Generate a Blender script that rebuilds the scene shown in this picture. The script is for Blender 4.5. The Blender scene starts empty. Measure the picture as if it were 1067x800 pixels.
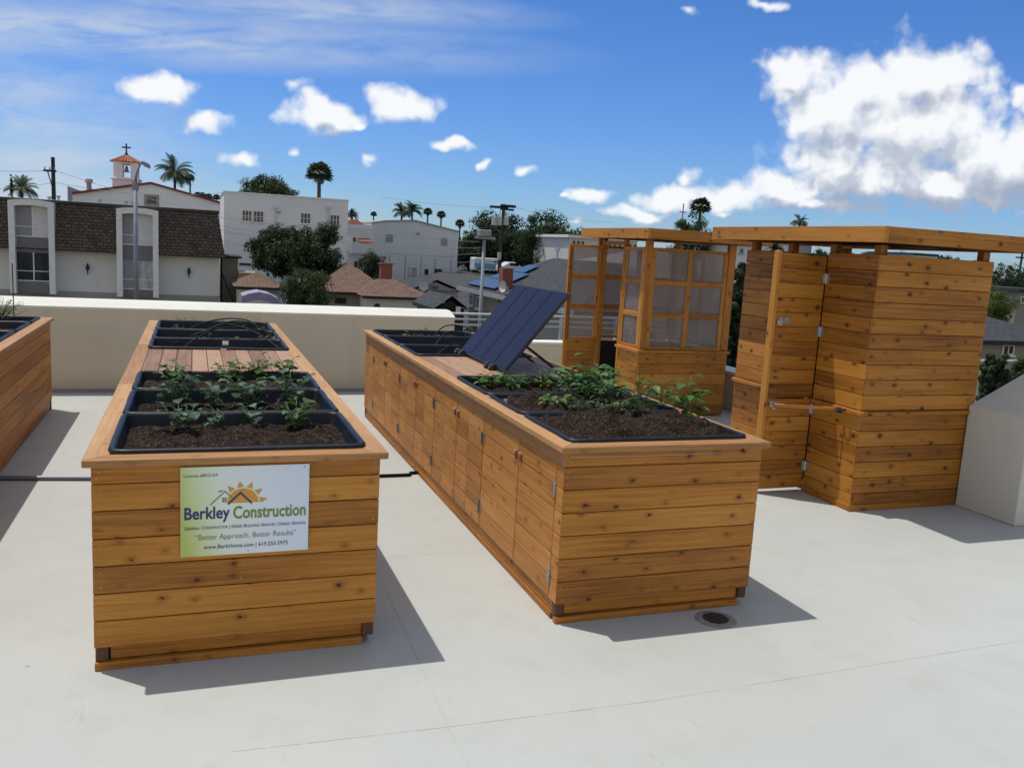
import bpy, bmesh, math, random
from mathutils import Vector, Matrix
R=math.radians
S=bpy.context.scene
COL=S.collection
# ------------------------------------------------------------------ camera model
F,YAW,PITCH,ROLL,EYE=902.7,.357,.1552,.0579,1.7
cy,sy,cp,sp=math.cos(YAW),math.sin(YAW),math.cos(PITCH),math.sin(PITCH)
FW=Vector((sy*cp,cy*cp,-sp)); R0=Vector((cy,-sy,0)); HF=Vector((sy,cy,0))
_u=R0.cross(FW); _c,_s=math.cos(ROLL),math.sin(ROLL)
RT=_c*R0+_s*_u; UP=-_s*R0+_c*_u
def ray(px,py): return FW+RT*((px-533.5)/F)-UP*((py-400)/F)
def L(px,py,D):
    """sideways offset, height at forward distance D"""
    q=ray(px,py); k=D/q.dot(HF); return q.dot(R0)*k, EYE+q.z*k
def W(a,D,z=0): return R0*a+HF*D+Vector((0,0,z))
GZ=-4.6
# ------------------------------------------------------------------ helpers
def tag(o,label=None,cat=None,group=None,kind=None):
    if label: o['label']=label
    if cat: o['category']=cat
    if group: o['group']=group
    if kind: o['kind']=kind
    return o
def thing(name,label,cat,loc=(0,0,0),rz=0,group=None):
    o=bpy.data.objects.new(name,None); o.empty_display_size=.1
    COL.objects.link(o); o.location=loc; o.rotation_euler=(0,0,rz)
    return tag(o,label,cat,group)
def copy_tree(o,parent=None):
    c=o.copy(); COL.objects.link(c)
    if parent: c.parent=parent
    for ch in list(o.children): copy_tree(ch,c)
    return c
class MB:
    def __init__(s,seed=0): s.v=[];s.f=[];s.uv=[];s.t=[];s.mi=[];s.r=random.Random(seed)
    def face(s,pts,uvs=None,tone=.5,mi=0):
        n=len(s.v); s.v+= [tuple(p) for p in pts]; s.f.append(list(range(n,n+len(pts))))
        s.uv.append(uvs or [(0,0)]*len(pts)); s.t.append(tone); s.mi.append(mi)
    def hexa(s,P,g=0,tone=None,mi=0):
        """P: 8 corners (bottom 4 ccw, top 4). shared verts so bevel works. g = grain axis"""
        if tone is None: tone=s.r.random()
        n=len(s.v); s.v+=[tuple(p) for p in P]
        ou,ov=s.r.uniform(0,50),s.r.uniform(0,50)
        for q in ((3,2,1,0),(4,5,6,7),(0,1,5,4),(1,2,6,5),(2,3,7,6),(3,0,4,7)):
            p=[Vector(P[i]) for i in q]; nr=(p[1]-p[0]).cross(p[2]-p[1]); ax=max(range(3),key=lambda i:abs(nr[i]))
            if ax==g: a,b=[i for i in range(3) if i!=g]; a,b=a,b
            else: a=g; b=[i for i in range(3) if i not in(g,ax)][0]
            off=ax*.37
            s.f.append([n+i for i in q]); s.uv.append([(x[a]+ou,x[b]+ov+off) for x in p]); s.t.append(tone); s.mi.append(mi)
    def box(s,x0,x1,y0,y1,z0,z1,g=0,tone=None,mi=0):
        s.hexa([(x0,y0,z0),(x1,y0,z0),(x1,y1,z0),(x0,y1,z0),(x0,y0,z1),(x1,y0,z1),(x1,y1,z1),(x0,y1,z1)],g,tone,mi)
    def prism(s,poly,z0,z1,g=0,tone=None,mi=0):
        if len(poly)==4: s.hexa([(x,y,z0) for x,y in poly]+[(x,y,z1) for x,y in poly],g,tone,mi); return
        if tone is None: tone=s.r.random()
        n=len(s.v);m=len(poly); s.v+=[(x,y,z0) for x,y in poly]+[(x,y,z1) for x,y in poly]
        s.f.append(list(range(n+m-1,n-1,-1))); s.uv.append([(p[0],p[1]) for p in reversed(poly)])
        s.f.append(list(range(n+m,n+2*m))); s.uv.append([(p[0],p[1]) for p in poly])
        for i in range(m):
            j=(i+1)%m; s.f.append([n+i,n+j,n+m+j,n+m+i]); s.uv.append([(i,0),(j,0),(j,1),(i,1)])
        s.t+=[tone]*(m+2); s.mi+=[mi]*(m+2)
    def vprism(s,poly,y0,y1,tone=.5,mi=0):
        """outline in x,z extruded along y"""
        n=len(s.v);m=len(poly); s.v+=[(x,y0,z) for x,z in poly]+[(x,y1,z) for x,z in poly]
        s.f.append(list(range(n,n+m))); s.uv.append([(p[0],p[1]) for p in poly])
        s.f.append(list(range(n+2*m-1,n+m-1,-1))); s.uv.append([(p[0],p[1]) for p in reversed(poly)])
        for i in range(m):
            j=(i+1)%m; s.f.append([n+j,n+i,n+m+i,n+m+j]); s.uv.append([(0,0),(1,0),(1,1),(0,1)])
        s.t+=[tone]*(m+2); s.mi+=[mi]*(m+2)
    def tube(s,pts,rad,n=8,tone=.5,mi=0,cap=True):
        pts=[Vector(p) for p in pts]; rr=rad if isinstance(rad,(list,tuple)) else [rad]*len(pts)
        base=len(s.v); prev=None
        for i,p in enumerate(pts):
            t=(pts[min(i+1,len(pts)-1)]-pts[max(i-1,0)])
            if t.length<1e-9: t=Vector((0,0,1))
            t.normalize()
            if prev is None: a=t.cross(Vector((0,0,1)) if abs(t.z)<.9 else Vector((1,0,0))).normalized()
            else:
                a=prev-t*prev.dot(t); a.normalize()
            prev=a; b=t.cross(a)
            for k in range(n):
                w=2*math.pi*k/n; s.v.append(tuple(p+(a*math.cos(w)+b*math.sin(w))*rr[i]))
        for i in range(len(pts)-1):
            for k in range(n):
                k2=(k+1)%n; s.f.append([base+i*n+k,base+i*n+k2,base+(i+1)*n+k2,base+(i+1)*n+k])
                s.uv.append([(k/n,i),((k+1)/n,i),((k+1)/n,i+1),(k/n,i+1)]); s.t.append(tone); s.mi.append(mi)
        if cap:
            s.f.append([base+k for k in range(n-1,-1,-1)]); s.uv.append([(0,0)]*n); s.t.append(tone); s.mi.append(mi)
            e=base+(len(pts)-1)*n; s.f.append([e+k for k in range(n)]); s.uv.append([(0,0)]*n); s.t.append(tone); s.mi.append(mi)
    def build(s,name,mat,parent=None,bevel=0,smooth=False,loc=None):
        me=bpy.data.meshes.new(name); me.from_pydata(s.v,[],s.f)
        uvl=me.uv_layers.new(name='UVMap'); flat=[c for u in s.uv for p in u for c in p]
        uvl.data.foreach_set('uv',flat)
        at=me.attributes.new('tone','FLOAT','FACE'); at.data.foreach_set('value',s.t)
        mats=mat if isinstance(mat,(list,tuple)) else [mat]
        for m in mats: me.materials.append(m)
        me.polygons.foreach_set('material_index',s.mi)
        if smooth: me.polygons.foreach_set('use_smooth',[True]*len(me.polygons))
        me.update(); me.validate()
        o=bpy.data.objects.new(name,me); COL.objects.link(o)
        if parent: o.parent=parent
        if loc: o.location=loc
        if bevel:
            b=o.modifiers.new('bevel','BEVEL'); b.width=bevel; b.segments=1; b.limit_method='ANGLE'; b.angle_limit=R(50)
        return o
# ------------------------------------------------------------------ materials
def newmat(name):
    m=bpy.data.materials.new(name); m.use_nodes=True; nt=m.node_tree; b=nt.nodes['Principled BSDF']; return m,nt,b
def N(nt,t,**k):
    n=nt.nodes.new(t)
    for a,v in k.items(): setattr(n,a,v)
    return n
def lk(nt,a,b): nt.links.new(a,b)
def math_(nt,op,a,b=None,clamp=False):
    n=N(nt,'ShaderNodeMath',operation=op,use_clamp=clamp)
    for i,x in enumerate((a,b)):
        if x is None: continue
        if isinstance(x,(int,float)): n.inputs[i].default_value=x
        else: lk(nt,x,n.inputs[i])
    return n.outputs[0]
def mixc(nt,f,a,b,mode='MIX'):
    n=N(nt,'ShaderNodeMix',data_type='RGBA',blend_type=mode)
    for i,x in ((0,f),(6,a),(7,b)):
        if isinstance(x,(int,float)): n.inputs[i].default_value=x
        elif isinstance(x,tuple): n.inputs[i].default_value=x if len(x)==4 else (*x,1)
        else: lk(nt,x,n.inputs[i])
    return n.outputs[2]
def ramp(nt,fac,stops):
    n=N(nt,'ShaderNodeValToRGB'); e=n.color_ramp.elements
    while len(e)>len(stops): e.remove(e[-1])
    while len(e)<len(stops): e.new(.5)
    for x,(p,c) in zip(e,stops): x.position=p; x.color=(*c,1) if len(c)==3 else c
    if fac is not None: lk(nt,fac,n.inputs[0])
    return n.outputs[0]
def noise(nt,vec,scale,detail=4,rough=.5,dist=0):
    n=N(nt,'ShaderNodeTexNoise'); n.inputs['Scale'].default_value=scale; n.inputs['Detail'].default_value=detail
    n.inputs['Roughness'].default_value=rough; n.inputs['Distortion'].default_value=dist
    if vec is not None: lk(nt,vec,n.inputs['Vector'])
    return n.outputs['Fac']
def mapping(nt,vec,sc=(1,1,1),loc=(0,0,0),rot=(0,0,0)):
    n=N(nt,'ShaderNodeMapping'); n.inputs['Scale'].default_value=sc; n.inputs['Location'].default_value=loc; n.inputs['Rotation'].default_value=rot
    lk(nt,vec,n.inputs[0]); return n.outputs[0]
def bump(nt,b,h,strength=.3,dist=.01):
    n=N(nt,'ShaderNodeBump'); n.inputs['Strength'].default_value=strength; n.inputs['Distance'].default_value=dist
    lk(nt,h,n.inputs['Height']); lk(nt,n.outputs[0],b.inputs['Normal'])
def wood(name,dark,mid,light,rough=.55,knots=.17,var=.5):
    m,nt,b=newmat(name)
    uv=N(nt,'ShaderNodeUVMap').outputs[0]; tone=N(nt,'ShaderNodeAttribute',attribute_name='tone').outputs['Fac']
    warp=noise(nt,mapping(nt,uv,(2.2,7,1)),1,2)
    wv=N(nt,'ShaderNodeCombineXYZ'); lk(nt,math_(nt,'MULTIPLY',warp,.03),wv.inputs[1])
    va=N(nt,'ShaderNodeVectorMath',operation='ADD'); lk(nt,uv,va.inputs[0]); lk(nt,wv.outputs[0],va.inputs[1]); wuv=va.outputs[0]
    g1=noise(nt,mapping(nt,wuv,(1.6,60,1)),1,6,.6)
    g2=noise(nt,mapping(nt,wuv,(6,330,1)),1,3,.6)
    g3=noise(nt,mapping(nt,uv,(1.1,4,1)),1,3)
    g=math_(nt,'ADD',math_(nt,'MULTIPLY',g1,.62),math_(nt,'MULTIPLY',g2,.38))
    g=math_(nt,'ADD',g,math_(nt,'MULTIPLY',math_(nt,'SUBTRACT',g3,.5),.5))
    g=math_(nt,'ADD',g,math_(nt,'MULTIPLY',math_(nt,'SUBTRACT',tone,.5),var))
    c=ramp(nt,g,[(.27,dark),(.5,mid),(.74,light)])
    # knots
    vo=N(nt,'ShaderNodeTexVoronoi',feature='F1',voronoi_dimensions='2D'); vo.inputs['Scale'].default_value=1
    ns=N(nt,'ShaderNodeTexNoise'); ns.inputs['Scale'].default_value=45; ns.inputs['Detail'].default_value=3; lk(nt,uv,ns.inputs['Vector'])
    v2=N(nt,'ShaderNodeVectorMath',operation='MULTIPLY_ADD'); lk(nt,ns.outputs['Color'],v2.inputs[0]); v2.inputs[1].default_value=(.022,.022,0); lk(nt,uv,v2.inputs[2])
    lk(nt,mapping(nt,v2.outputs[0],(6,9.1,1)),vo.inputs['Vector'])
    sel=N(nt,'ShaderNodeSeparateColor'); lk(nt,vo.outputs['Color'],sel.inputs[0])
    rad=math_(nt,'MULTIPLY',math_(nt,'SUBTRACT',sel.outputs[0],.30),knots*.62,clamp=False)
    rad=math_(nt,'MAXIMUM',rad,0)
    ins=math_(nt,'SUBTRACT',rad,vo.outputs['Distance'])
    core=math_(nt,'MULTIPLY',ins,30,clamp=True)
    halo=math_(nt,'POWER',math_(nt,'MULTIPLY',math_(nt,'ADD',ins,.20),4.6,clamp=True),1.6)
    halo=math_(nt,'MULTIPLY',halo,math_(nt,'GREATER_THAN',rad,.003))
    c=mixc(nt,math_(nt,'MULTIPLY',halo,.62),c,(dark[0]*.75,dark[1]*.55,dark[2]*.5))
    c=mixc(nt,math_(nt,'MULTIPLY',core,.9),c,(.028,.012,.005))
    lk(nt,c,b.inputs['Base Color']); b.inputs['Roughness'].default_value=rough
    b.inputs['Specular IOR Level'].default_value=.35
    bump(nt,b,g,.25,.004)
    return m
def simple(name,col,rough=.6,metal=0,var=.12,scale=6,bumpd=0,spec=.5):
    m,nt,b=newmat(name); tc=N(nt,'ShaderNodeTexCoord').outputs['Object']
    f=noise(nt,tc,scale,6,.6)
    lo=tuple(max(0,x*(1-var)) for x in col); hi=tuple(min(1,x*(1+var)) for x in col)
    lk(nt,ramp(nt,f,[(.3,lo),(.7,hi)]),b.inputs['Base Color'])
    b.inputs['Roughness'].default_value=rough; b.inputs['Metallic'].default_value=metal; b.inputs['Specular IOR Level'].default_value=spec
    if bumpd: bump(nt,b,noise(nt,tc,scale*12,5,.7),.4,bumpd)
    return m
M={}
M['cedar']=wood('stained_cedar',(.20,.067,.008),(.425,.165,.021),(.57,.262,.046),var=.24,knots=.2)
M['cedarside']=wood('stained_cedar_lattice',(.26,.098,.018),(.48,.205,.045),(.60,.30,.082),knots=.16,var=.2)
M['shedwood']=wood('shed_cedar',(.13,.042,.005),(.37,.14,.016),(.53,.232,.036),var=.25,knots=.27)
M['rim']=wood('rim_cedar',(.28,.13,.042),(.42,.215,.080),(.53,.30,.125),knots=.08,var=.25)
M['redwood']=wood('redwood_lid',(.20,.10,.05),(.32,.17,.09),(.41,.24,.135),knots=.03,var=.5)
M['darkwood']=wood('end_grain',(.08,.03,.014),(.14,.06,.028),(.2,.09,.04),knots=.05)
# deck coating
m,nt,b=newmat('deck_coating'); tc=N(nt,'ShaderNodeTexCoord').outputs['Object']
f1=noise(nt,tc,.55,5,.6); f2=noise(nt,tc,4,6,.65); f3=noise(nt,mapping(nt,tc,(14,2.5,1),rot=(0,0,.5)),1,4,.7)
c=ramp(nt,f1,[(.3,(.425,.437,.408)),(.72,(.475,.488,.46))])
c=mixc(nt,math_(nt,'MULTIPLY',ramp(nt,f2,[(.50,(0,0,0)),(.76,(1,1,1))]),.42),c,(.37,.37,.335))
c=mixc(nt,math_(nt,'MULTIPLY',ramp(nt,f3,[(.64,(0,0,0)),(.74,(1,1,1))]),.4),c,(.31,.30,.27))
vs=N(nt,'ShaderNodeTexVoronoi'); vs.inputs['Scale'].default_value=2.6; lk(nt,tc,vs.inputs['Vector'])
sp_=math_(nt,'LESS_THAN',vs.outputs['Distance'],.022)
c=mixc(nt,math_(nt,'MULTIPLY',sp_,.55),c,(.2,.19,.17))
lk(nt,c,b.inputs['Base Color']); b.inputs['Roughness'].default_value=.5; b.inputs['Specular IOR Level'].default_value=.3
bump(nt,b,noise(nt,tc,60,4,.7),.15,.002); M['deck']=m
def stucco(name,col,sc=1): 
    m,nt,b=newmat(name); tc=N(nt,'ShaderNodeTexCoord').outputs['Object']
    f=noise(nt,tc,1.2*sc,6,.65); st=noise(nt,mapping(nt,tc,(5*sc,5*sc,.6*sc)),1,5,.65)
    lo=tuple(x*.9 for x in col); dr=tuple(x*.72 for x in col)
    c=ramp(nt,f,[(.3,lo),(.7,col)]); c=mixc(nt,math_(nt,'MULTIPLY',ramp(nt,st,[(.55,(0,0,0)),(.8,(1,1,1))]),.4),c,dr)
    lk(nt,c,b.inputs['Base Color']); b.inputs['Roughness'].default_value=.85; b.inputs['Specular IOR Level'].default_value=.2
    bump(nt,b,noise(nt,tc,80*sc,4,.7),.35,.003); return m
M['parapet']=stucco('cream_stucco',(.62,.545,.415)); M['cap']=stucco('cap_coating',(.70,.68,.605)); M['greywall']=stucco('grey_white_stucco',(.60,.575,.505))
M['white']=stucco('white_stucco',(.76,.76,.74),.3); M['white2']=stucco('soft_white_stucco',(.66,.67,.67),.3); M['offwhite']=stucco('apartment_stucco',(.72,.71,.68),.3)
M['tan']=stucco('tan_stucco',(.30,.27,.22),.3); M['greyst']=stucco('grey_stucco',(.34,.34,.33),.3); M['cream']=stucco('cream_house',(.62,.60,.54),.3)
M['trim']=simple('white_trim',(.72,.72,.70),.5); M['greytrim']=simple('grey_trim',(.30,.30,.31),.5)
M['panelgrey']=simple('spandrel_panel',(.17,.165,.175),.6); M['curtain']=simple('curtain',(.62,.62,.62),.8,var=.1,scale=2)
M['blind']=simple('drawn_blind',(.28,.28,.29),.8,var=.1,scale=2)
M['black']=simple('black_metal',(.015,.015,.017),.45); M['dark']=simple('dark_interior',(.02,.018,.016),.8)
M['steel']=simple('galvanised_steel',(.42,.43,.44),.4,.85,scale=30); M['hinge']=simple('zinc_hinge',(.38,.37,.35),.4,.7,scale=60)
M['nail']=simple('nail_head',(.40,.33,.25),.5,.3,var=0); M['lamppost']=simple('grey_lamppost',(.25,.27,.29),.5); M['rail']=simple('painted_rail',(.42,.43,.43),.5); M['pole']=simple('pole_paint',(.23,.25,.27),.5,.3)
M['timberpole']=simple('tarred_pole',(.035,.03,.028),.9); M['insul']=simple('transformer_grey',(.45,.46,.47),.5)
M['tray']=simple('tray_plastic',(.007,.008,.012),.42,spec=.32,var=.3,scale=12)
M['hosemat']=simple('black_poly_tube',(.014,.014,.016),.6,spec=.2); M['bluehose']=simple('blue_grey_pipe',(.16,.18,.24),.35,spec=.6)
M['cast']=simple('cast_iron',(.07,.062,.055),.6,.5,var=.4,scale=60); M['castrim']=simple('drain_collar',(.26,.24,.21),.7,.1,var=.3,scale=30)
M['tagw']=simple('white_tag',(.75,.75,.73),.5); M['tagb']=simple('blue_tag',(.03,.04,.12),.5)
M['cord']=simple('orange_cord',(.62,.25,.07),.7); M['brick']=simple('red_brick',(.22,.075,.05),.85,var=.4,scale=14)
M['tile']=simple('clay_tile',(.36,.12,.065),.8,var=.35,scale=6); M['redtrim']=simple('red_roof_edge',(.20,.035,.03),.7)
M['vanblue']=simple('van_blue',(.12,.30,.50),.35); M['vanwhite']=simple('van_white',(.62,.64,.66),.35)
M['rubber']=simple('tyre_rubber',(.02,.02,.02),.8); M['cloth']=simple('lilac_canvas',(.27,.25,.36),.8,var=.2,scale=3)
M['dish']=simple('dish_grey',(.5,.5,.5),.5); M['glasshead']=simple('lamp_lens',(.45,.46,.46),.3)
def glassy(name,col,rough=.08):
    m,nt,b=newmat(name); tc=N(nt,'ShaderNodeTexCoord').outputs['Object']
    lk(nt,ramp(nt,noise(nt,mapping(nt,tc,(2,2,.4)),1,3),[(.35,tuple(x*.6 for x in col)),(.65,tuple(min(1,x*1.5) for x in col))]),b.inputs['Base Color'])
    b.inputs['Roughness'].default_value=rough; b.inputs['Specular IOR Level'].default_value=.3; return m
M['glass']=glassy('window_glass',(.03,.035,.04)); M['glasslight']=glassy('curtained_glass',(.42,.43,.44),.15)
M['vanglass']=glassy('vehicle_glass',(.02,.02,.025))
# polycarbonate
m,nt,b=newmat('twinwall_polycarbonate'); nt.nodes.remove(b); out=nt.nodes['Material Output']; tc=N(nt,'ShaderNodeTexCoord').outputs['Object']
tr=N(nt,'ShaderNodeBsdfTransparent'); tr.inputs[0].default_value=(.80,.76,.74,1)
pr=N(nt,'ShaderNodeBsdfPrincipled'); pr.inputs['Base Color'].default_value=(.52,.47,.45,1); pr.inputs['Roughness'].default_value=.22
wv=N(nt,'ShaderNodeTexWave',wave_type='BANDS',bands_direction='DIAGONAL'); wv.inputs['Scale'].default_value=38
sx=N(nt,'ShaderNodeSeparateXYZ'); lk(nt,tc,sx.inputs[0]); cb=N(nt,'ShaderNodeCombineXYZ'); lk(nt,math_(nt,'ADD',sx.outputs[0],sx.outputs[1]),cb.inputs[0]); lk(nt,cb.outputs[0],wv.inputs[0])
bp_=N(nt,'ShaderNodeBump'); bp_.inputs['Strength'].default_value=.4; bp_.inputs['Distance'].default_value=.003; lk(nt,wv.outputs['Fac'],bp_.inputs['Height']); lk(nt,bp_.outputs[0],pr.inputs['Normal'])
mx=N(nt,'ShaderNodeMixShader'); lk(nt,math_(nt,'ADD',math_(nt,'MULTIPLY',noise(nt,tc,3,4),.34),.07),mx.inputs[0]); lk(nt,tr.outputs[0],mx.inputs[1]); lk(nt,pr.outputs[0],mx.inputs[2]); lk(nt,mx.outputs[0],out.inputs[0])
M['poly']=m
# soil
m,nt,b=newmat('potting_soil'); tc=N(nt,'ShaderNodeTexCoord').outputs['Object']
c=ramp(nt,noise(nt,tc,38,6,.75),[(.36,(.005,.003,.002)),(.54,(.028,.017,.012)),(.78,(.11,.07,.047))])
for sc,th,cc in ((120,.15,(.42,.38,.33)),(75,.14,(.24,.16,.10)),(200,.20,(.17,.11,.08))):
    vo=N(nt,'ShaderNodeTexVoronoi'); vo.inputs['Scale'].default_value=sc; lk(nt,tc,vo.inputs['Vector'])
    se=N(nt,'ShaderNodeSeparateColor'); lk(nt,vo.outputs['Color'],se.inputs[0])
    c=mixc(nt,math_(nt,'MULTIPLY',math_(nt,'LESS_THAN',vo.outputs['Distance'],th),math_(nt,'GREATER_THAN',se.outputs[0],.55)),c,cc)
lk(nt,c,b.inputs['Base Color']); b.inputs['Roughness'].default_value=.95; b.inputs['Specular IOR Level'].default_value=.15
bump(nt,b,noise(nt,tc,70,5,.75),.9,.012); M['soil']=m
# leaves
def leafmat(name,c1,c2,rough=.5,trans=.25,sc=9):
    m,nt,b=newmat(name); tc=N(nt,'ShaderNodeTexCoord').outputs['Object']; tone=N(nt,'ShaderNodeAttribute',attribute_name='tone').outputs['Fac']
    f=math_(nt,'ADD',math_(nt,'MULTIPLY',noise(nt,tc,sc,3),.4),math_(nt,'MULTIPLY',tone,.6))
    c=ramp(nt,f,[(.25,c1),(.75,c2)]); lk(nt,c,b.inputs['Base Color']); b.inputs['Roughness'].default_value=rough+.1; b.inputs['Specular IOR Level'].default_value=.22
    t=N(nt,'ShaderNodeBsdfTranslucent'); lk(nt,mixc(nt,.5,c,(.10,.16,.02)),t.inputs[0]); mx=N(nt,'ShaderNodeMixShader'); mx.inputs[0].default_value=trans
    out=nt.nodes['Material Output']; lk(nt,b.outputs[0],mx.inputs[1]); lk(nt,t.outputs[0],mx.inputs[2]); lk(nt,mx.outputs[0],out.inputs[0]); return m
M['leafA']=leafmat('bluish_leaf',(.035,.075,.04),(.12,.20,.125),.45)
M['leafB']=leafmat('pepper_leaf',(.028,.078,.014),(.105,.205,.042),.35,.3)
M['leafC']=leafmat('young_leaf',(.06,.11,.02),(.17,.25,.06),.45,.3)
M['stem']=simple('green_stem',(.08,.12,.04),.6)
M['tree1']=leafmat('dark_tree_leaf',(.013,.024,.011),(.044,.068,.029),.6,.15,.6)
M['tree2']=leafmat('green_tree_leaf',(.022,.040,.014),(.060,.09,.032),.6,.2,.6)
M['tree3']=leafmat('bright_tree_leaf',(.045,.08,.012),(.12,.18,.03),.6,.25,.6)
M['palm']=leafmat('palm_frond',(.018,.032,.014),(.05,.075,.035),.5,.15,.6)
M['palmlight']=leafmat('pale_palm_frond',(.04,.058,.028),(.10,.125,.065),.5,.15,.6)
M['deadfrond']=simple('dead_frond',(.09,.07,.045),.9,var=.4,scale=2); M['bark']=simple('bark',(.085,.065,.05),.95,var=.3,scale=5)
def shingle(name,c1,c2,mortar,sx,sz,bs=.6):
    m,nt,b=newmat(name); uv=N(nt,'ShaderNodeUVMap').outputs[0]
    ns=N(nt,'ShaderNodeTexNoise'); ns.inputs['Scale'].default_value=2.6; lk(nt,uv,ns.inputs['Vector'])
    v2=N(nt,'ShaderNodeVectorMath',operation='MULTIPLY_ADD'); lk(nt,ns.outputs['Color'],v2.inputs[0]); v2.inputs[1].default_value=(.30,.10,0); lk(nt,uv,v2.inputs[2])
    br=N(nt,'ShaderNodeTexBrick'); lk(nt,v2.outputs[0],br.inputs['Vector']); br.inputs['Scale'].default_value=1
    br.inputs['Brick Width'].default_value=sx; br.inputs['Row Height'].default_value=sz; br.inputs['Mortar Size'].default_value=sz*.11; br.inputs['Mortar Smooth'].default_value=.4
    br.inputs['Color1'].default_value=(*c1,1); br.inputs['Color2'].default_value=(*c2,1); br.inputs['Mortar'].default_value=(*mortar,1)
    c=mixc(nt,.55,br.outputs['Color'],ramp(nt,noise(nt,uv,5,6,.7),[(.35,(.25,.25,.25)),(.7,(1,1,1))]),'MULTIPLY')
    lk(nt,c,b.inputs['Base Color']); b.inputs['Roughness'].default_value=.9; bump(nt,b,math_(nt,'SUBTRACT',1,br.outputs['Fac']),bs,.05); return m
M['shake']=shingle('dark_wood_shake',(.165,.128,.098),(.088,.068,.052),(.008,.007,.006),.34,.21)
M['brownroof']=shingle('brown_shingle',(.24,.14,.095),(.16,.09,.06),(.07,.04,.03),.5,.22,.3)
M['greyroof']=shingle('grey_shingle',(.060,.062,.070),(.042,.044,.050),(.02,.02,.023),.5,.22,.3)
M['lightroof']=shingle('light_grey_roofing',(.30,.31,.33),(.26,.27,.29),(.18,.19,.2),1.2,.5,.2)
# solar
m,nt,b=newmat('thin_film_solar'); uv=N(nt,'ShaderNodeUVMap').outputs[0]
sx_=N(nt,'ShaderNodeSeparateXYZ'); lk(nt,uv,sx_.inputs[0])
fine=math_(nt,'LESS_THAN',math_(nt,'FRACT',math_(nt,'MULTIPLY',sx_.outputs[0],95)),.15)
c=mixc(nt,math_(nt,'MULTIPLY',fine,.5),(.016,.016,.036),(.030,.031,.060)); lk(nt,c,b.inputs['Base Color'])
b.inputs['Roughness'].default_value=.4; b.inputs['Specular IOR Level'].default_value=.12; M['solar']=m
m,nt,b=newmat('roof_solar'); b.inputs['Base Color'].default_value=(.045,.075,.13,1); b.inputs['Roughness'].default_value=.3; b.inputs['Specular IOR Level'].default_value=.35; M['roofsolar']=m
# ground
m,nt,b=newmat('town_ground'); tc=N(nt,'ShaderNodeTexCoord').outputs['Object']
c=ramp(nt,noise(nt,tc,.06,8,.6),[(.35,(.055,.055,.052)),(.5,(.10,.09,.07)),(.6,(.05,.065,.03)),(.75,(.13,.12,.10))]); lk(nt,c,b.inputs['Base Color']); b.inputs['Roughness'].default_value=.95; M['ground']=m
# ------------------------------------------------------------------ camera
cd=bpy.data.cameras.new('camera'); cam=bpy.data.objects.new('camera',cd); COL.objects.link(cam); S.camera=cam
cd.sensor_width=36; cd.lens=F/1067*36; cd.clip_end=6000; cd.clip_start=.05
mt=Matrix((RT,UP,-FW)).transposed().to_4x4(); mt.translation=Vector((0,0,EYE)); cam.matrix_world=mt
# ------------------------------------------------------------------ sun and sky
SD=Vector((-.267,.2434,1)).normalized()
sl=bpy.data.lights.new('sun','SUN'); sl.energy=3.3; sl.angle=R(.55); sl.color=(1,.965,.91)
so=bpy.data.objects.new('sun',sl); COL.objects.link(so); so.rotation_euler=SD.to_track_quat('Z','Y').to_euler()
w=bpy.data.worlds.new('World'); S.world=w; w.use_nodes=True; nt=w.node_tree
for n in list(nt.nodes): nt.nodes.remove(n)
w.cycles.sampling_method='MANUAL'; w.cycles.sample_map_resolution=256
out=N(nt,'ShaderNodeOutputWorld'); sky=N(nt,'ShaderNodeTexSky',sky_type='NISHITA'); sky.sun_disc=False
sky.sun_elevation=math.asin(SD.z); sky.sun_rotation=math.atan2(SD.x,SD.y)%(2*math.pi); sky.altitude=50; sky.air_density=1.0; sky.dust_density=.25; sky.ozone_density=3.5
tc=N(nt,'ShaderNodeTexCoord').outputs['Generated']
def dot(v):
    n=N(nt,'ShaderNodeVectorMath',operation='DOT_PRODUCT'); lk(nt,tc,n.inputs[0]); n.inputs[1].default_value=v; return n.outputs['Value']
dv=math_(nt,'MAXIMUM',dot(HF),.08)
cmb=N(nt,'ShaderNodeCombineXYZ'); lk(nt,math_(nt,'DIVIDE',dot(R0),dv),cmb.inputs[0]); lk(nt,math_(nt,'DIVIDE',dot(Vector((0,0,1))),dv),cmb.inputs[1])
SKYUV=cmb.outputs[0]
def skypt(px,py):
    q=ray(px,py); k=q.dot(HF); return q.dot(R0)/k,q.z/k
BL=[(835,78,36,24,1),(812,70,20,11,1),(848,112,28,36,1),(880,118,44,42,1),(908,98,40,40,1),(956,84,52,36,1),(985,72,42,24,1),(930,135,72,52,1),(985,130,62,48,1),(1015,165,58,42,1),
(880,170,58,36,1),(915,190,84,24,1),(970,192,104,22,1),(1050,178,60,30,1),(815,196,52,16,.95),(768,200,40,15,.9),(721,184,13,12,.8),(745,206,32,13,.95),(705,210,36,14,.9),(672,225,34,9,.75),(860,212,100,10,.7),(1064,100,14,18,.8),(1066,160,34,34,1),(1100,150,50,60,1),(1020,205,70,14,.8),
(163,94,34,16,.95),(152,98,22,9,.9),(218,129,24,11,.85),(250,167,34,9,.62),(338,121,36,17,.95),(332,105,12,12,.85),(371,129,14,8,.7),(418,108,34,16,.98),(473,152,24,7,.7),(500,171,9,7,.7),(548,178,11,7,.65),(617,203,26,9,.8),(592,203,10,5,.5),(305,88,22,12,.36),(333,178,20,16,.42),(385,166,12,12,.36),(800,5,30,7,.75),(720,12,14,8,.45),(303,156,9,7,.5),(755,222,22,8,.45),(600,232,16,6,.4)]
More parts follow.
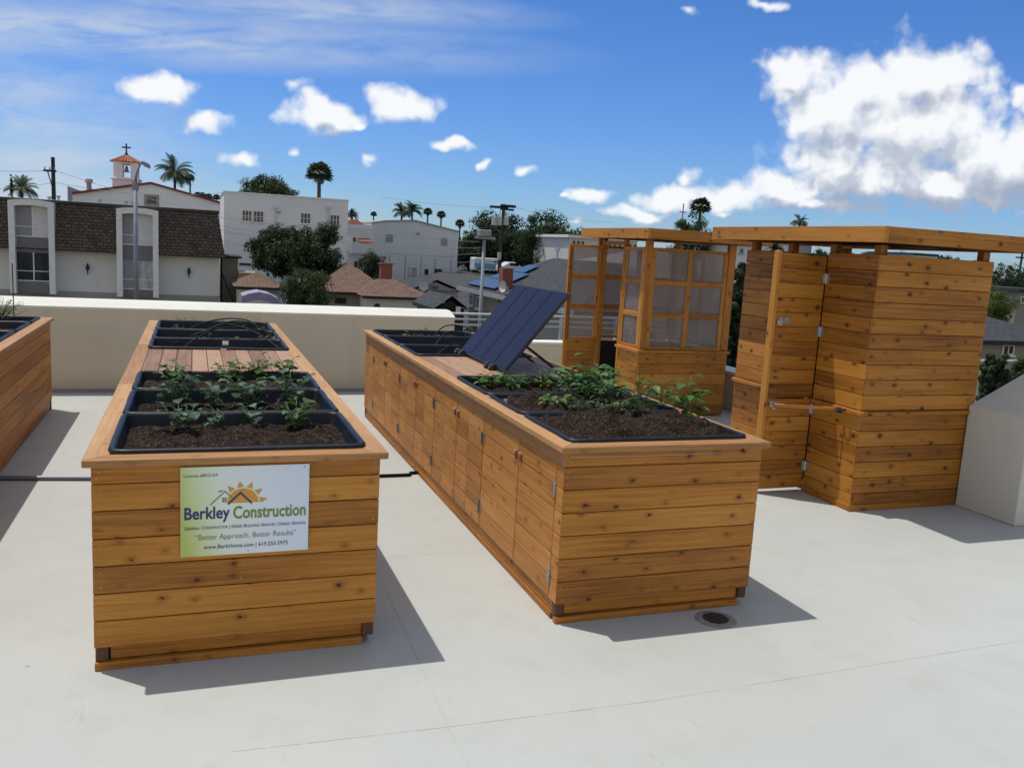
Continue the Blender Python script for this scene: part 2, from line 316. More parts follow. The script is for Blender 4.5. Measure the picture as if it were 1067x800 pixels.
# cloud field as a node group, evaluated twice (second time a little towards the sun, for self shading)
ng=bpy.data.node_groups.new('cloud_field','ShaderNodeTree')
ng.interface.new_socket('Vector',in_out='INPUT',socket_type='NodeSocketVector'); ng.interface.new_socket('Field',in_out='OUTPUT',socket_type='NodeSocketFloat')
gi=N(ng,'NodeGroupInput'); go=N(ng,'NodeGroupOutput'); V=gi.outputs[0]
wn=N(ng,'ShaderNodeTexNoise',noise_dimensions='2D'); wn.inputs['Scale'].default_value=26; wn.inputs['Detail'].default_value=2; lk(ng,V,wn.inputs['Vector'])
wa=N(ng,'ShaderNodeVectorMath',operation='SUBTRACT'); lk(ng,wn.outputs['Color'],wa.inputs[0]); wa.inputs[1].default_value=(.5,.5,.5)
ws=N(ng,'ShaderNodeVectorMath',operation='MULTIPLY_ADD'); lk(ng,wa.outputs[0],ws.inputs[0]); ws.inputs[1].default_value=(.030,.020,0); lk(ng,V,ws.inputs[2]); WV=ws.outputs[0]
cur=None
for (px,py,rx,ry,wt) in BL:
    u,v=skypt(px,py); a,b_=rx*1.08/F,ry*1.08/F
    src=WV
    if cur is not None:      # order the chain so that few values are alive at once (shader stack)
        ma=N(ng,'ShaderNodeVectorMath',operation='MULTIPLY_ADD'); lk(ng,cur,ma.inputs[0]); ma.inputs[1].default_value=(1e-7,)*3; lk(ng,WV,ma.inputs[2]); src=ma.outputs[0]
    mp=mapping(ng,src,(1/a,1/b_,1),(-u/a,-v/b_,0))
    ln=N(ng,'ShaderNodeVectorMath',operation='LENGTH'); lk(ng,mp,ln.inputs[0])
    e=math_(ng,'SUBTRACT',wt,ln.outputs['Value'])
    if cur is None: cur=e
    else:
        sm=N(ng,'ShaderNodeMath',operation='SMOOTH_MAX'); lk(ng,cur,sm.inputs[0]); lk(ng,e,sm.inputs[1]); sm.inputs[2].default_value=.12; cur=sm.outputs[0]
def puff(sc):
    vo=N(ng,'ShaderNodeTexVoronoi',feature='F1',voronoi_dimensions='2D'); vo.inputs['Scale'].default_value=sc
    lk(ng,WV,vo.inputs['Vector']); return vo.outputs['Distance']
nn_=N(ng,'ShaderNodeTexNoise',noise_dimensions='2D'); nn_.inputs['Scale'].default_value=30; nn_.inputs['Detail'].default_value=6; nn_.inputs['Roughness'].default_value=.52; lk(ng,V,nn_.inputs['Vector'])
fld=math_(ng,'ADD',cur,math_(ng,'MULTIPLY',math_(ng,'SUBTRACT',.5,puff(21)),.46))
fld=math_(ng,'ADD',fld,math_(ng,'MULTIPLY',math_(ng,'SUBTRACT',.45,puff(52)),.30))
fld=math_(ng,'ADD',fld,math_(ng,'MULTIPLY',math_(ng,'SUBTRACT',.45,puff(125)),.09))
fld=math_(ng,'ADD',fld,math_(ng,'MULTIPLY',math_(ng,'SUBTRACT',nn_.outputs['Fac'],.49),1.0))
lk(ng,fld,go.inputs[0])
def fieldat(off,after=None):
    g=N(nt,'ShaderNodeGroup'); g.node_tree=ng
    if off==(0,0): lk(nt,SKYUV,g.inputs[0])
    else:
        ma=N(nt,'ShaderNodeVectorMath',operation='MULTIPLY_ADD'); lk(nt,after,ma.inputs[0]); ma.inputs[1].default_value=(1e-7,)*3; lk(nt,SKYUV,ma.inputs[2])
        a=N(nt,'ShaderNodeVectorMath',operation='ADD'); lk(nt,ma.outputs[0],a.inputs[0]); a.inputs[1].default_value=(*off,0); lk(nt,a.outputs[0],g.inputs[0])
    return g.outputs[0]
f0=fieldat((0,0)); f1=fieldat((-.010,.026),f0); 
dens=N(nt,'ShaderNodeMapRange',interpolation_type='SMOOTHSTEP'); lk(nt,f0,dens.inputs[0]); dens.inputs[1].default_value=-.22; dens.inputs[2].default_value=.56
front=math_(nt,'GREATER_THAN',dot(HF),.1)
D0=math_(nt,'MULTIPLY',dens.outputs[0],front)
vb=(skypt(900,140)[1]); vv=N(nt,'ShaderNodeSeparateXYZ'); lk(nt,SKYUV,vv.inputs[0])
low=math_(nt,'MULTIPLY',math_(nt,'MULTIPLY',math_(nt,'SUBTRACT',vb,vv.outputs[1]),13,True),math_(nt,'MULTIPLY',math_(nt,'MAXIMUM',f1,0),1.6,True))
sh=math_(nt,'ADD',math_(nt,'MULTIPLY',math_(nt,'MAXIMUM',f1,0),.24),math_(nt,'MULTIPLY',math_(nt,'SUBTRACT',f1,f0),.62))
sh=math_(nt,'ADD',sh,math_(nt,'MULTIPLY',low,.50))
ccol=ramp(nt,sh,[(.0,(.91,.93,.95)),(.24,(.76,.80,.86)),(.52,(.52,.57,.67)),(.95,(.36,.42,.53))])
# high thin cirrus: streaks in the upper left
cn=noise(nt,mapping(nt,SKYUV,(2.0,11,1),rot=(0,0,-.12)),1,4,.62,.6); cn2=noise(nt,mapping(nt,SKYUV,(9,42,1),rot=(0,0,-.12)),1,3,.65,.8)
msk=None
for (px,py,rx,ry,wt) in [(30,28,520,34,.9),(300,5,260,22,.8),(20,120,170,70,.75),(60,165,190,40,.75),(40,200,230,40,.95),(200,215,200,30,.55)]:
    u,v=skypt(px,py); mp=mapping(nt,SKYUV,(F/rx,F/ry,1),(-u*F/rx,-v*F/ry,0)); ln=N(nt,'ShaderNodeVectorMath',operation='LENGTH'); lk(nt,mp,ln.inputs[0])
    e=math_(nt,'MULTIPLY',math_(nt,'SUBTRACT',1.15,ln.outputs['Value']),wt,True); msk=e if msk is None else math_(nt,'MAXIMUM',msk,e)
ci=math_(nt,'MULTIPLY',msk,ramp(nt,math_(nt,'ADD',math_(nt,'MULTIPLY',cn,.6),math_(nt,'MULTIPLY',cn2,.4)),[(.33,(0,0,0)),(.60,(1,1,1))]))
ci=math_(nt,'MULTIPLY',math_(nt,'MULTIPLY',ci,1.6,True),front)
# paler low over the horizon, overhead brightened and warmed as added fill light
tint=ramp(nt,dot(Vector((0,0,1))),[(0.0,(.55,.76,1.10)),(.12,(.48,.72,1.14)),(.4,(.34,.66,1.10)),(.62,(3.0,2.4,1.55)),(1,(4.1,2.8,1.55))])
rear_fill=N(nt,'ShaderNodeMapRange',interpolation_type='SMOOTHSTEP'); lk(nt,dot(HF),rear_fill.inputs[0]); rear_fill.inputs[1].default_value=.15; rear_fill.inputs[2].default_value=-.55
tint=mixc(nt,rear_fill.outputs[0],tint,(2.5,1.75,1.28))      # added fill: sky behind the camera brightened and warmed to light shaded faces
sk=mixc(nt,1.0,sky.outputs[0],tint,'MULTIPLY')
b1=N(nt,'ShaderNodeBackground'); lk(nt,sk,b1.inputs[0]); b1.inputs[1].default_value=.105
b2=N(nt,'ShaderNodeBackground'); b2.inputs[0].default_value=(.62,.70,.82,1); b2.inputs[1].default_value=.9
b3=N(nt,'ShaderNodeBackground'); lk(nt,ccol,b3.inputs[0]); b3.inputs[1].default_value=1.0
m1=N(nt,'ShaderNodeMixShader'); lk(nt,math_(nt,'MULTIPLY',ci,.72),m1.inputs[0]); lk(nt,b1.outputs[0],m1.inputs[1]); lk(nt,b2.outputs[0],m1.inputs[2])
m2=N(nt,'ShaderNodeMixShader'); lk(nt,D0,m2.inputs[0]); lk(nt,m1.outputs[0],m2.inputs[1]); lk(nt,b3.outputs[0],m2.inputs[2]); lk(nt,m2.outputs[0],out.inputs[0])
S.view_settings.view_transform='Standard'; S.view_settings.look='None'; S.view_settings.gamma=1; S.view_settings.exposure=.04; S.view_settings.use_curve_mapping=False
S.render.engine='CYCLES'
S.cycles.max_bounces=7; S.cycles.diffuse_bounces=3; S.cycles.glossy_bounces=3; S.cycles.transparent_max_bounces=10; S.cycles.transmission_bounces=4; S.cycles.sample_clamp_indirect=6
# ------------------------------------------------------------------ ground, deck, walls
mb=MB(1); mb.face([(-3000,-3000,GZ),(3000,-3000,GZ),(3000,4000,GZ),(-3000,4000,GZ)]); tag(mb.build('ground',M['ground']),kind='structure')
mb=MB(2); mb.box(-7,9,-6,11.3,-.4,0); tag(mb.build('roof_deck',M['deck']),kind='structure')
# fine joints in the deck coating
mb=MB(3)
def strip(p,q,w_,z=.0015):
    p=Vector((*p,z));q=Vector((*q,z)); d=(q-p).normalized(); n=Vector((-d.y,d.x,0))*w_/2; mb.face([p-n,q-n,q+n,p+n])
def _g(px,py):
    q=ray(px,py); k=-EYE/q.z; return Vector((q.x*k,q.y*k))
jr=random.Random(4)
for pts in (((240,783),(467,757),(680,730),(1067,667),(1300,626)),((396,600),(467,757),(492,805)),((405,579),(505,574)),((396,600),(372,548))):
    P=[_g(*p) for p in pts]
    for p,q in zip(P,P[1:]):
        n_=max(1,int((q-p).length/.11))
        for k in range(n_):
            if jr.random()<.07: continue
            a=p.lerp(q,k/n_); b=p.lerp(q,(k+jr.uniform(.9,1))/n_); strip(tuple(a),tuple(b),jr.uniform(.0010,.0019))
jm=simple('deck_joint',(.405,.41,.38),.7); tag(mb.build('deck_joint',jm),kind='structure')
# main parapet
pw=thing('parapet_wall','long cream parapet wall with pale sloped top behind the planters','wall',(-2,9.66,0))
mb=MB(4); mb.box(-6,4.85,0,.36,0,.868); mb.build('wall_body',M['parapet'],pw,.006)
mb=MB(5); mb.vprism([(0,0)],0,0) if 0 else None
# sloped coping: section in y,z extruded along x
def coping(mb,x0,x1,sec):
    n=len(sec); a=[(x0,y,z) for y,z in sec]; b=[(x1,y,z) for y,z in sec]
    mb.face(a[::-1]); mb.face(b)
    for i in range(n):
        j=(i+1)%n; mb.face([a[i],a[j],b[j],b[i]])
coping(mb,-6,4.853,[(-.004,.85),(-.004,.87),(.20,.925),(.364,.93),(.364,.85)]); 
mb.build('coping',M['cap'],pw)
mb=MB(6); mb.box(-6,4.86,-.012,0,0,.035); mb.build('base_flashing',M['greytrim'],pw)
# low parapet further right
pl=thing('low_parapet_wall','low cream wall with white top behind the greenhouse door','wall',(2.86,11,0))
mb=MB(7); mb.box(0,3.2,0,.25,0,.41); mb.build('wall_body',M['parapet'],pl,.006); mb=MB(8); mb.box(-.0,3.2,-.02,.27,.412,.45); mb.build('coping',M['cap'],pl,.004)
pl=thing('low_parapet_wall','low cream side wall seen in the gap between greenhouse and shed','wall',(5.78,6.6,0))
mb=MB(9); mb.box(0,.25,0,4.38,0,.41); mb.build('wall_body',M['parapet'],pl,.006); mb=MB(10); mb.box(-.02,.27,0,4.378,.412,.45); mb.build('coping',M['cap'],pl,.004)
# sloping stair wall at right
mb=MB(11); mb.vprism([(0,0),(2.4,0),(2.4,1.9),(0,.757)],0,.51); mb.f=[f for f in mb.f]
o=mb.build('stair_wall',M['greywall'],None,.008,loc=(5.33,4.2,0)); tag(o,'pale grey plastered wall block with raking top at the right edge','wall')
# drain
dr=thing('floor_drain','round dark cast iron floor drain beside the second planter','drain',(2.352,3.33,0))
mb=MB(12); n=32
for k in range(n):
    a=2*math.pi*k/n;b=2*math.pi*(k+1)/n
    for r0,r1,z0,z1 in ((.062,.085,.006,.005),(.085,.10,.005,.001)):
        mb.face([(r0*math.cos(a),r0*math.sin(a),z0),(r1*math.cos(a),r1*math.sin(a),z1),(r1*math.cos(b),r1*math.sin(b),z1),(r0*math.cos(b),r0*math.sin(b),z0)])
mb.build('collar',M['castrim'],dr)
mb=MB(13); mb.tube([(0,0,.002),(0,0,.004)],.063,32); 
mb.build('bowl',M['black'],dr)
mb=MB(14)
for i in range(-5,6):
    x=i*.0108; h=math.sqrt(max(.0001,.06**2-x*x)); mb.box(x-.003,x+.003,-h,h,.0045,.009)
mb.box(-.06,.06,-.003,.003,.0047,.0095); mb.box(-.05,.05,.025,.031,.0047,.0095); mb.box(-.05,.05,-.031,-.025,.0047,.0095)
mb.build('grate',M['cast'],dr)
# hoses across the deck
mb=MB(15); mb.tube([(-2.6,6.55,.016),(-1.9,6.42,.016),(-1.2,6.33,.016),(-.65,6.245,.016),(-.2,6.20,.016)],.016,10); tag(mb.build('deck_hose',M['bluehose'],smooth=True),'blue-grey hose lying on the deck between left and middle planters','hose')
mb=MB(16); mb.tube([(.62,6.07,.013),(1.0,6.05,.013),(1.50,6.05,.013),(1.51,6.10,.013),(1.62,6.12,.013)],.012,8); tag(mb.build('deck_hose',M['hosemat'],smooth=True),'dark hose lying on the deck between middle and right planters','hose')
# ------------------------------------------------------------------ planters
PB=[.092+.109*i for i in range(6)]+[.742]
def boards_y(mb,x0,x1,y0,y1,zs,joints=(),thick=None,tonef=None):
    """horizontal boards running along y"""
    for i in range(len(zs)-1):
        js=[y0]+sorted(j for j in joints if y0<j<y1)+[y1]
        for a,b in zip(js,js[1:]): mb.box(x0,x1,a+.0012,b-.0012,zs[i]+.0018,zs[i+1]-.0018,1)
def boards_x(mb,x0,x1,y0,y1,zs,joints=None):
    for i in range(len(zs)-1):
        js=[x0]+([joints[i]] if joints and joints.get(i) else [])+[x1]
        for a,b in zip(js,js[1:]): mb.box(a+.0008,b-.0008,y0,y1,zs[i]+.0018,zs[i+1]-.0018,0)
def planter(label,X0,Y0,WX,LY,seed,doors=None,lid=None):
    t=thing('planter_box',label,'planter',(X0,Y0,0),0,None)
    o=.028; r=random.Random(seed); zs=PB+[.811]
    mb=MB(seed)      # mitred rim
    w_=.088; z0,z1=.813,.842
    a=[(0,0),(WX,0),(WX,LY),(0,LY)]; i_=[(w_,w_),(WX-w_,w_),(WX-w_,LY-w_),(w_,LY-w_)]
    for k in range(4):
        j=(k+1)%4; q=[a[k],a[j],i_[j],i_[k]]
        if k in(1,3):   # long sides in lengths
            cuts=[0,.34,.68,1]
            for c0,c1 in zip(cuts,cuts[1:]):
                f=lambda p,q_,s:(p[0]+(q_[0]-p[0])*s,p[1]+(q_[1]-p[1])*s)
                mb.prism([f(a[k],a[j],c0),f(a[k],a[j],c1),f(i_[k],i_[j],c1),f(i_[k],i_[j],c0)],z0,z1,1)
        else: mb.prism(q,z0,z1,0)
    mb.build('rim',M['rim'],t,.003)
    mb=MB(seed+1); boards_x(mb,o,WX-o,o,o+.02,zs)
    for i in range(len(zs)-1):
        for nx0 in (o+.025,WX*.5,WX-o-.025):
            for dz in (.028,-.028):
                nx=nx0+r.uniform(-.006,.006); nz=(zs[i]+zs[i+1])/2+dz*(1 if zs[i+1]-zs[i]>.1 else .5)+r.uniform(-.004,.004); q_=.0024
                mb.face([(nx-q_,o-.0006,nz-q_),(nx+q_,o-.0006,nz-q_),(nx+q_,o-.0006,nz+q_),(nx-q_,o-.0006,nz+q_)],mi=1)
    mb.build('front_panel',[M['cedar'],M['nail']],t,.0022)
    mb=MB(seed+2); boards_x(mb,o,WX-o,LY-o-.02,LY-o,zs); mb.build('back_panel',M['cedar'],t,.002)
    mb=MB(seed+3); 
    for i in range(len(zs)-1):
        js=[o+.022]+sorted(r.uniform(.6,LY-.6) for _ in range(2))+[LY-o-.022]
        for p,q in zip(js,js[1:]): mb.box(WX-o-.02,WX-o,p+.001,q-.001,zs[i]+.0018,zs[i+1]-.0018,1)
    mb.build('side_panel',M['cedar'],t,.002)
    if not doors:
        mb=MB(seed+4)
        for i in range(len(zs)-1):
            js=[o+.022]+sorted(r.uniform(.6,LY-.6) for _ in range(2))+[LY-o-.022]
            for p,q in zip(js,js[1:]): mb.box(o,o+.02,p+.001,q-.001,zs[i]+.0018,zs[i+1]-.0018,1)
        mb.build('side_panel',M['cedar'],t,.002)
    else:
        mb=MB(seed+4); y0=o+.022; 
        mb.box(o-.006,o+.02,y0-.02,3.2,.7435,.811,1); mb.box(o-.006,o+.02,3.202,LY-o-.022,.7435,.811,1); mb.build('frieze_board',M['rim'],t,.002)
        mb=MB(seed+5)
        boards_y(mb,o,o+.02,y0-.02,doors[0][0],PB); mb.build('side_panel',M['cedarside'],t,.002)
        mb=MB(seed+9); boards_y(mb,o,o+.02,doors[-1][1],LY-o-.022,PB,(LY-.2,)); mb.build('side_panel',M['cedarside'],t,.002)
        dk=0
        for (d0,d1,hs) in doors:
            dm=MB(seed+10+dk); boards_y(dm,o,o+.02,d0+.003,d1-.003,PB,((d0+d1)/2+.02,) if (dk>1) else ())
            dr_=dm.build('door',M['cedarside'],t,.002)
            for zz in (.205,.615):
                hm=MB(); yy=d0+.012 if hs<0 else d1-.012
                hm.box(o-.004,o,yy-.018,yy+.018,zz-.032,zz+.032); hm.tube([(o-.006,yy-(.012 if hs<0 else -.012),zz-.034),(o-.006,yy-(.012 if hs<0 else -.012),zz+.034)],.006,6)
                hm.build('hinge',M['hinge'],dr_)
            lm=MB(); yy=d1-.035 if hs<0 else d0+.035
            lm.box(o-.012,o-.001,yy-.012,yy+.02,.668,.678); lm.box(o-.010,o-.001,yy-.005,yy+.005,.635,.668); lm.build('latch',M['redwood'],dr_)
            dk+=1
    mb=MB(seed+6); mb.box(o+.024,WX-o-.024,o+.024,LY-o-.024,.094,.70); mb.build('inner_box',M['darkwood'],t)
    mb=MB(seed+7)    # base
    mb.box(o+.055,WX-o-.05,o+.026,o+.046,.033,.0905,0,.35); mb.box(.03,WX-.08,.026,.056,0,.0315,0,.3)
    mb.box(o+.012,o+.03,o+.06,LY-o-.03,.033,.0905,1,.3); mb.box(o+.004,o+.03,o+.06,LY-o-.03,0,.0315,1,.05)
    mb.box(WX-o-.03,WX-o-.012,o+.06,LY-o-.03,.012,.0905,1,.3); mb.box(o+.03,WX-.1,LY-.08,LY-.05,0,.0905,0,.3)
    mb.build('base_rail',M['cedar'],t,.002)
    for (px,py) in ((o+.004,o+.012),(WX-o-.05,o+.012),(o+.006,LY-o-.05),(WX-o-.05,LY-o-.05)):
        mb=MB(int(px*99+py)); mb.box(px,px+.046,py,py+.04,.0325 if py<1 else 0,.0910,2,.2); mb.build('corner_block',M['darkwood'],t,.002)
    if lid:
        mb=MB(seed+8); n=10; x0,x1=w_,WX-w_; s=(x1-x0)/n
        for k in range(n): mb.box(x0+k*s+.002,x0+(k+1)*s-.002,lid[0],lid[1],.818,.8415,1)
        mb.build('lid_board',M['redwood'],t,.0015)
    return t
planter('middle cedar planter box with the builder\'s sign on its front panel',-.386,3.428,1.142,5.33,100,None,(2.10,3.22))
ds=[(3.54,4.03,-1),(4.03,4.615,1),(4.615,5.15,-1),(5.15,5.70,1),(5.70,6.235,-1),(6.235,6.77,1),(6.77,7.34,-1),(7.34,7.86,1)]
planter('large cedar planter box with eight cupboard doors along its left side',1.536,3.426,1.106,4.885,200,[(a-3.426,b-3.426,h) for a,b,h in ds],(1.965,3.00))
planter('cedar planter box cut off by the left edge of the photo',-2.331,3.9,1.142,4.914,300,None,None)
# ------------------------------------------------------------------ trays with soil
def rrect(x0,x1,y0,y1,rad,n=4):
    P=[]
    for cx,cy_,a0 in ((x1-rad,y1-rad,0),(x0+rad,y1-rad,90),(x0+rad,y0+rad,180),(x1-rad,y0+rad,270)):
        for k in range(n+1):
            a=R(a0+90*k/n); P.append((cx+rad*math.cos(a),cy_+rad*math.sin(a)))
    # densify straight runs
    Q=[]
    for i in range(len(P)):
        a=Vector(P[i]);b=Vector(P[(i+1)%len(P)]); L_=(b-a).length; m_=max(1,int(L_/.05))
        for k in range(m_): Q.append(tuple(a.lerp(b,k/m_)))
    return Q
import mathutils
def sn(x,y,z=0): return mathutils.noise.noise(Vector((x,y,z)))
def tray(label,x0,x1,y0,y1,group,seed,level=-.06,mound=.03,edge=.10):
    cx,cy_=(x0+x1)/2,(y0+y1)/2; zt=.853
    t=thing('planter_tray',label,'planter tray',(cx,cy_,zt),0,group); hx,hy=(x1-x0)/2,(y1-y0)/2
    mb=MB(seed); loops=[]
    for off,z in ((.000,-.014),(-.002,-.002),(.004,.004),(.014,.006),(.022,.002),(.026,-.01),(.045,-.15)):
        lp=[]
        for (x,y) in rrect(-hx+off,hx-off,-hy+off,hy-off,max(.012,.045-off)):
            j=.004*sn(x*7+seed,y*7,0) if z>-.1 else 0
            lp.append((x+j,y+j*.7,z+.003*sn(x*5,y*5+seed) if z>-.1 else z))
        loops.append(lp)
    m_=len(loops[0])
    mlen=min(len(l) for l in loops)
    # resample loops to the same count
    def resamp(lp,n):
        L_=[0]
        for i in range(len(lp)): L_.append(L_[-1]+(Vector(lp[i])-Vector(lp[(i+1)%len(lp)])).length)
        out=[];T=L_[-1];j=0
        for k in range(n):
            d=T*k/n
            while L_[j+1]<d: j+=1
            f=(d-L_[j])/max(1e-9,L_[j+1]-L_[j]); out.append(Vector(lp[j]).lerp(Vector(lp[(j+1)%len(lp)]),f))
        return out
    nn=84; loops=[resamp(l,nn) for l in loops]
    base=len(mb.v)
    for l in loops: mb.v+=[tuple(p) for p in l]
    for a in range(len(loops)-1):
        for k in range(nn):
            k2=(k+1)%nn; mb.f.append([a*nn+k,a*nn+k2,(a+1)*nn+k2,(a+1)*nn+k]); mb.uv.append([(0,0)]*4); mb.t.append(.5); mb.mi.append(0)
    mb.f.append([ (len(loops)-1)*nn+k for k in range(nn)]); mb.uv.append([(0,0)]*nn); mb.t.append(.5); mb.mi.append(0)
    mb.build('tray_shell',M['tray'],t,smooth=True)
    sb=MB(seed+1); nx,ny=84,60; sx,sy=hx-.036,hy-.036
    for j in range(ny+1):
        for i in range(nx+1):
            x=-sx+2*sx*i/nx; y=-sy+2*sy*j/ny
            ex=min(1,(sx-abs(x))/.10); ey=min(1,(sy-abs(y))/edge)
            z=level+mound*(.5*sn(x*5+seed,y*5)+.6*sn(x*11,y*11+seed)+.35)*min(ex,ey)+.014*sn(x*26,y*26,seed)+.010*sn(x*60,y*60,seed)+.006*sn(x*110,y*110,seed)
            sb.v.append((x,y,z))
    for j in range(ny):
        for i in range(nx):
            a=j*(nx+1)+i; sb.f.append([a,a+1,a+nx+2,a+nx+1]); sb.uv.append([(0,0)]*4); sb.t.append(.5); sb.mi.append(0)
    sb.build('soil',M['soil'],t,smooth=True)
    return t
g1='trays at the front end of the middle planter'; X0,X1=-.306,.683
tray('front tray of the middle planter, nearest above the sign',X0,X1,3.513,4.242,g1,11,-.055,.045)
tray('second tray from the sign end of the middle planter',X0,X1,4.25,4.895,g1,12,-.07,.03)
tray('third tray from the sign, against the red lid boards',X0,X1,4.903,5.525,g1,13,-.055,.03)
g2='trays at the far end of the middle planter'
tray('far tray of the middle planter next to the red lid boards',X0,X1,6.66,7.245,g2,14,-.09,.02)
tray('middle one of the three far trays in the middle planter',X0,X1,7.253,7.91,g2,15,-.09,.02)
tray('farthest tray of the middle planter, next to the parapet',X0,X1,7.918,8.665,g2,16,-.085,.02)
X0,X1=1.606,2.572; g3='trays at the front end of the door planter'
tray('front tray of the door planter heaped with dark soil',X0,X1,3.508,4.142,g3,21,-.012,.085,.05)
tray('second tray of the door planter, with big pepper plants',X0,X1,4.15,4.712,g3,22,-.028,.075,.05)
tray('third tray of the door planter, beside the solar panel',X0,X1,4.72,5.385,g3,23,-.06,.03)
g4='trays at the far end of the door planter'
tray('far tray of the door planter next to the lid boards',X0,X1,6.43,7.055,g4,24,-.09,.02)
tray('middle one of the three far trays in the door planter',X0,X1,7.063,7.71,g4,25,-.09,.02)
tray('farthest tray of the door planter, next to the parapet',X0,X1,7.718,8.235,g4,26,-.085,.02)
X0,X1=-2.245,-1.282; g5='trays of the left planter'
tray('farthest tray of the left planter, holding a leafy seedling',X0,X1,8.235,8.725,g5,31,-.05,.03)
tray('second farthest tray of the left planter',X0,X1,7.545,8.227,g5,32,-.06,.03)
tray('empty-looking tray of the left planter cut by the photo edge',X0,X1,6.9,7.537,g5,33,-.06,.03)
# ------------------------------------------------------------------ plants
def leaf(mb,p,d,n,ln,wd,kind,tone,droop=.35):
    """p base, d direction, n up normal"""
    d=Vector(d).normalized(); s=d.cross(Vector(n)).normalized(); up=s.cross(d).normalized()
    prof={'round':(.0,.55,.86,1.0,1.0,.88,.60,.0),'lance':(.0,.62,1.0,.80,.42,.0),'thin':(.0,.8,1,.85,.5,.0)}[kind]
    K=len(prof); mid=[];lf=[];rt=[]
    q=Vector(p); dd=d.copy()
    for k in range(K):
        f=k/(K-1); mid.append(q.copy()); wv=1
        if kind=='round': wv=1+.16*math.sin(k*2.9)
        w_=wd*.5*prof[k]*wv
        lift=.28*w_
        lf.append(q+s*w_+up*lift*1.2); rt.append(q-s*w_+up*lift*1.2)
        dd=(dd-Vector((0,0,1))*droop/(K-1)).normalized(); q=q+dd*ln/(K-1)
    for k in range(K-1):
        if k==0: mb.face([mid[0],lf[1],mid[1]],tone=tone); mb.face([mid[0],mid[1],rt[1]],tone=tone)
        elif k==K-2: mb.face([lf[k],mid[k+1],mid[k]],tone=tone); mb.face([mid[k],mid[k+1],rt[k]],tone=tone)
        else: mb.face([lf[k],lf[k+1],mid[k+1],mid[k]],tone=tone); mb.face([mid[k],mid[k+1],rt[k+1],rt[k]],tone=tone)
def plant(pos,label,group,seed,h=.2,spread=.10,nst=7,lsize=.05,kind='round',mat='leafA',per=3,cat='plant',name='vegetable_plant',k_=1):
    lsize*=k_; spread*=1+(k_-1)*.5; per+=1 if k_>1 else 0
    r=random.Random(seed); t=thing(name,label,cat,pos,r.uniform(0,6),group)
    lm=MB(seed); sm=MB(seed)
    for i in range(nst):
        az=2*math.pi*(i+r.uniform(-.3,.3))/nst; el=r.uniform(.25,1) ; hh=h*r.uniform(.55,1.0); sp_=spread*el
        pts=[]
        for k in range(5):
            f=k/4; pts.append(Vector((math.cos(az)*sp_*f**1.2,math.sin(az)*sp_*f**1.2,hh*(f**.85)-.01)))
        sm.tube(pts,[.0035*(1-.5*k/4)*(h/.2)**.4 for k in range(5)],5)
        for j in range(per):
            f=1-.8*j/per*r.uniform(.75,1.1); 
            if f<.25: continue
            x=f*4; k=min(3,int(x)); p=pts[k].lerp(pts[k+1],x-k)
            a2=az+r.uniform(-1.4,1.4)+(0 if j==0 else (1.5 if j%2 else -1.5)); ev=r.uniform(-.15,.55)
            d=Vector((math.cos(a2)*math.cos(ev),math.sin(a2)*math.cos(ev),math.sin(ev)))
            pe=p+d*lsize*.3; sm.tube([p,pe],.0015,4)
            s=lsize*r.uniform(.65,1.2)
            leaf(lm,pe,d,(r.uniform(-.35,.35),r.uniform(-.35,.35),1),s,s*(1.12 if kind=='round' else .52 if kind=='lance' else .2),kind,r.random(),r.uniform(.1,.9))
    sm.build('stem',M['stem'],t,smooth=True); lm.build('foliage',M[mat],t)
    return t
def atz(px,py,z): 
    q=ray(px,py); k=(z-EYE)/q.z; return Vector((q.x*k,q.y*k,z))
gp='squash seedlings in the front trays of the middle planter'
A=[(188,452,'front tray, leftmost'),(224,447,'front tray, second from the left'),(264,446,'front tray, third from the left'),(308,449,'front tray, rightmost'),
   (186,424,'second tray, leftmost'),(222,424,'second tray, second from the left'),(262,424,'second tray, third from the left'),(304,424,'second tray, rightmost'),
   (181,398,'third tray, leftmost'),(238,398,'third tray, second from the left'),(268,397,'third tray, third from the left'),(299,397,'third tray, rightmost')]
rr=random.Random(5)
for i,(px,py,wh) in enumerate(A):
    p=atz(px,py,.80); p.z=.79
    plant(p,'leafy seedling in the middle planter, '+wh,gp,400+i,k_=1.02,h=(.20,.13,.16,.19,.24,.20,.21,.24,.15,.16,.20,.20)[i]*.86,spread=(.07,.06,.07,.07,.11,.10,.12,.09,.09,.10,.09,.08)[i],nst=(7,5,6,8,11,8,11,9,7,9,10,8)[i],lsize=(.036,.03,.036,.036,.052,.048,.054,.046,.042,.045,.042,.042)[i],per=3,
      mat='leafB' if i>=8 or i in(3,) else 'leafA')
g='tiny seedlings in the far trays of the middle planter'
for i,(px,py) in enumerate([(188,340),(205,342),(186,349),(262,343),(272,351),(246,352),(182,363),(195,363),(216,362),(248,362),(279,362),(300,368),(228,341)]):
    p=atz(px,py,.77); plant(p,None,None,450+i,h=rr.uniform(.06,.12),spread=.05,nst=5,lsize=.032,per=2,mat='leafC' if i%2 else 'leafB')['x']=0
seeds_=[o for o in COL.objects if o.get('x') is not None]
for i,o in enumerate(seeds_):
    del o['x']; tag(o,'tiny green seedling in the far trays of the middle planter','seedling',g)
gq='pepper plants in the door planter'
PP=[(716,441,.25,.10,8,.062,'upright pepper plant at the right end of the front tray'),(664,436,.26,.09,8,.055,'tall dark pepper plant beside the rightmost pepper'),
    (632,424,.20,.12,9,.055,'bushy pepper plant in the middle of the second tray'),(615,410,.22,.15,12,.075,'largest pepper plant with broad leaves behind the others'),
    (592,414,.13,.09,7,.045,'small grey-green pepper plant left of the broad leaved one'),(690,424,.12,.08,6,.05,'low pepper plant between the two tall ones')]
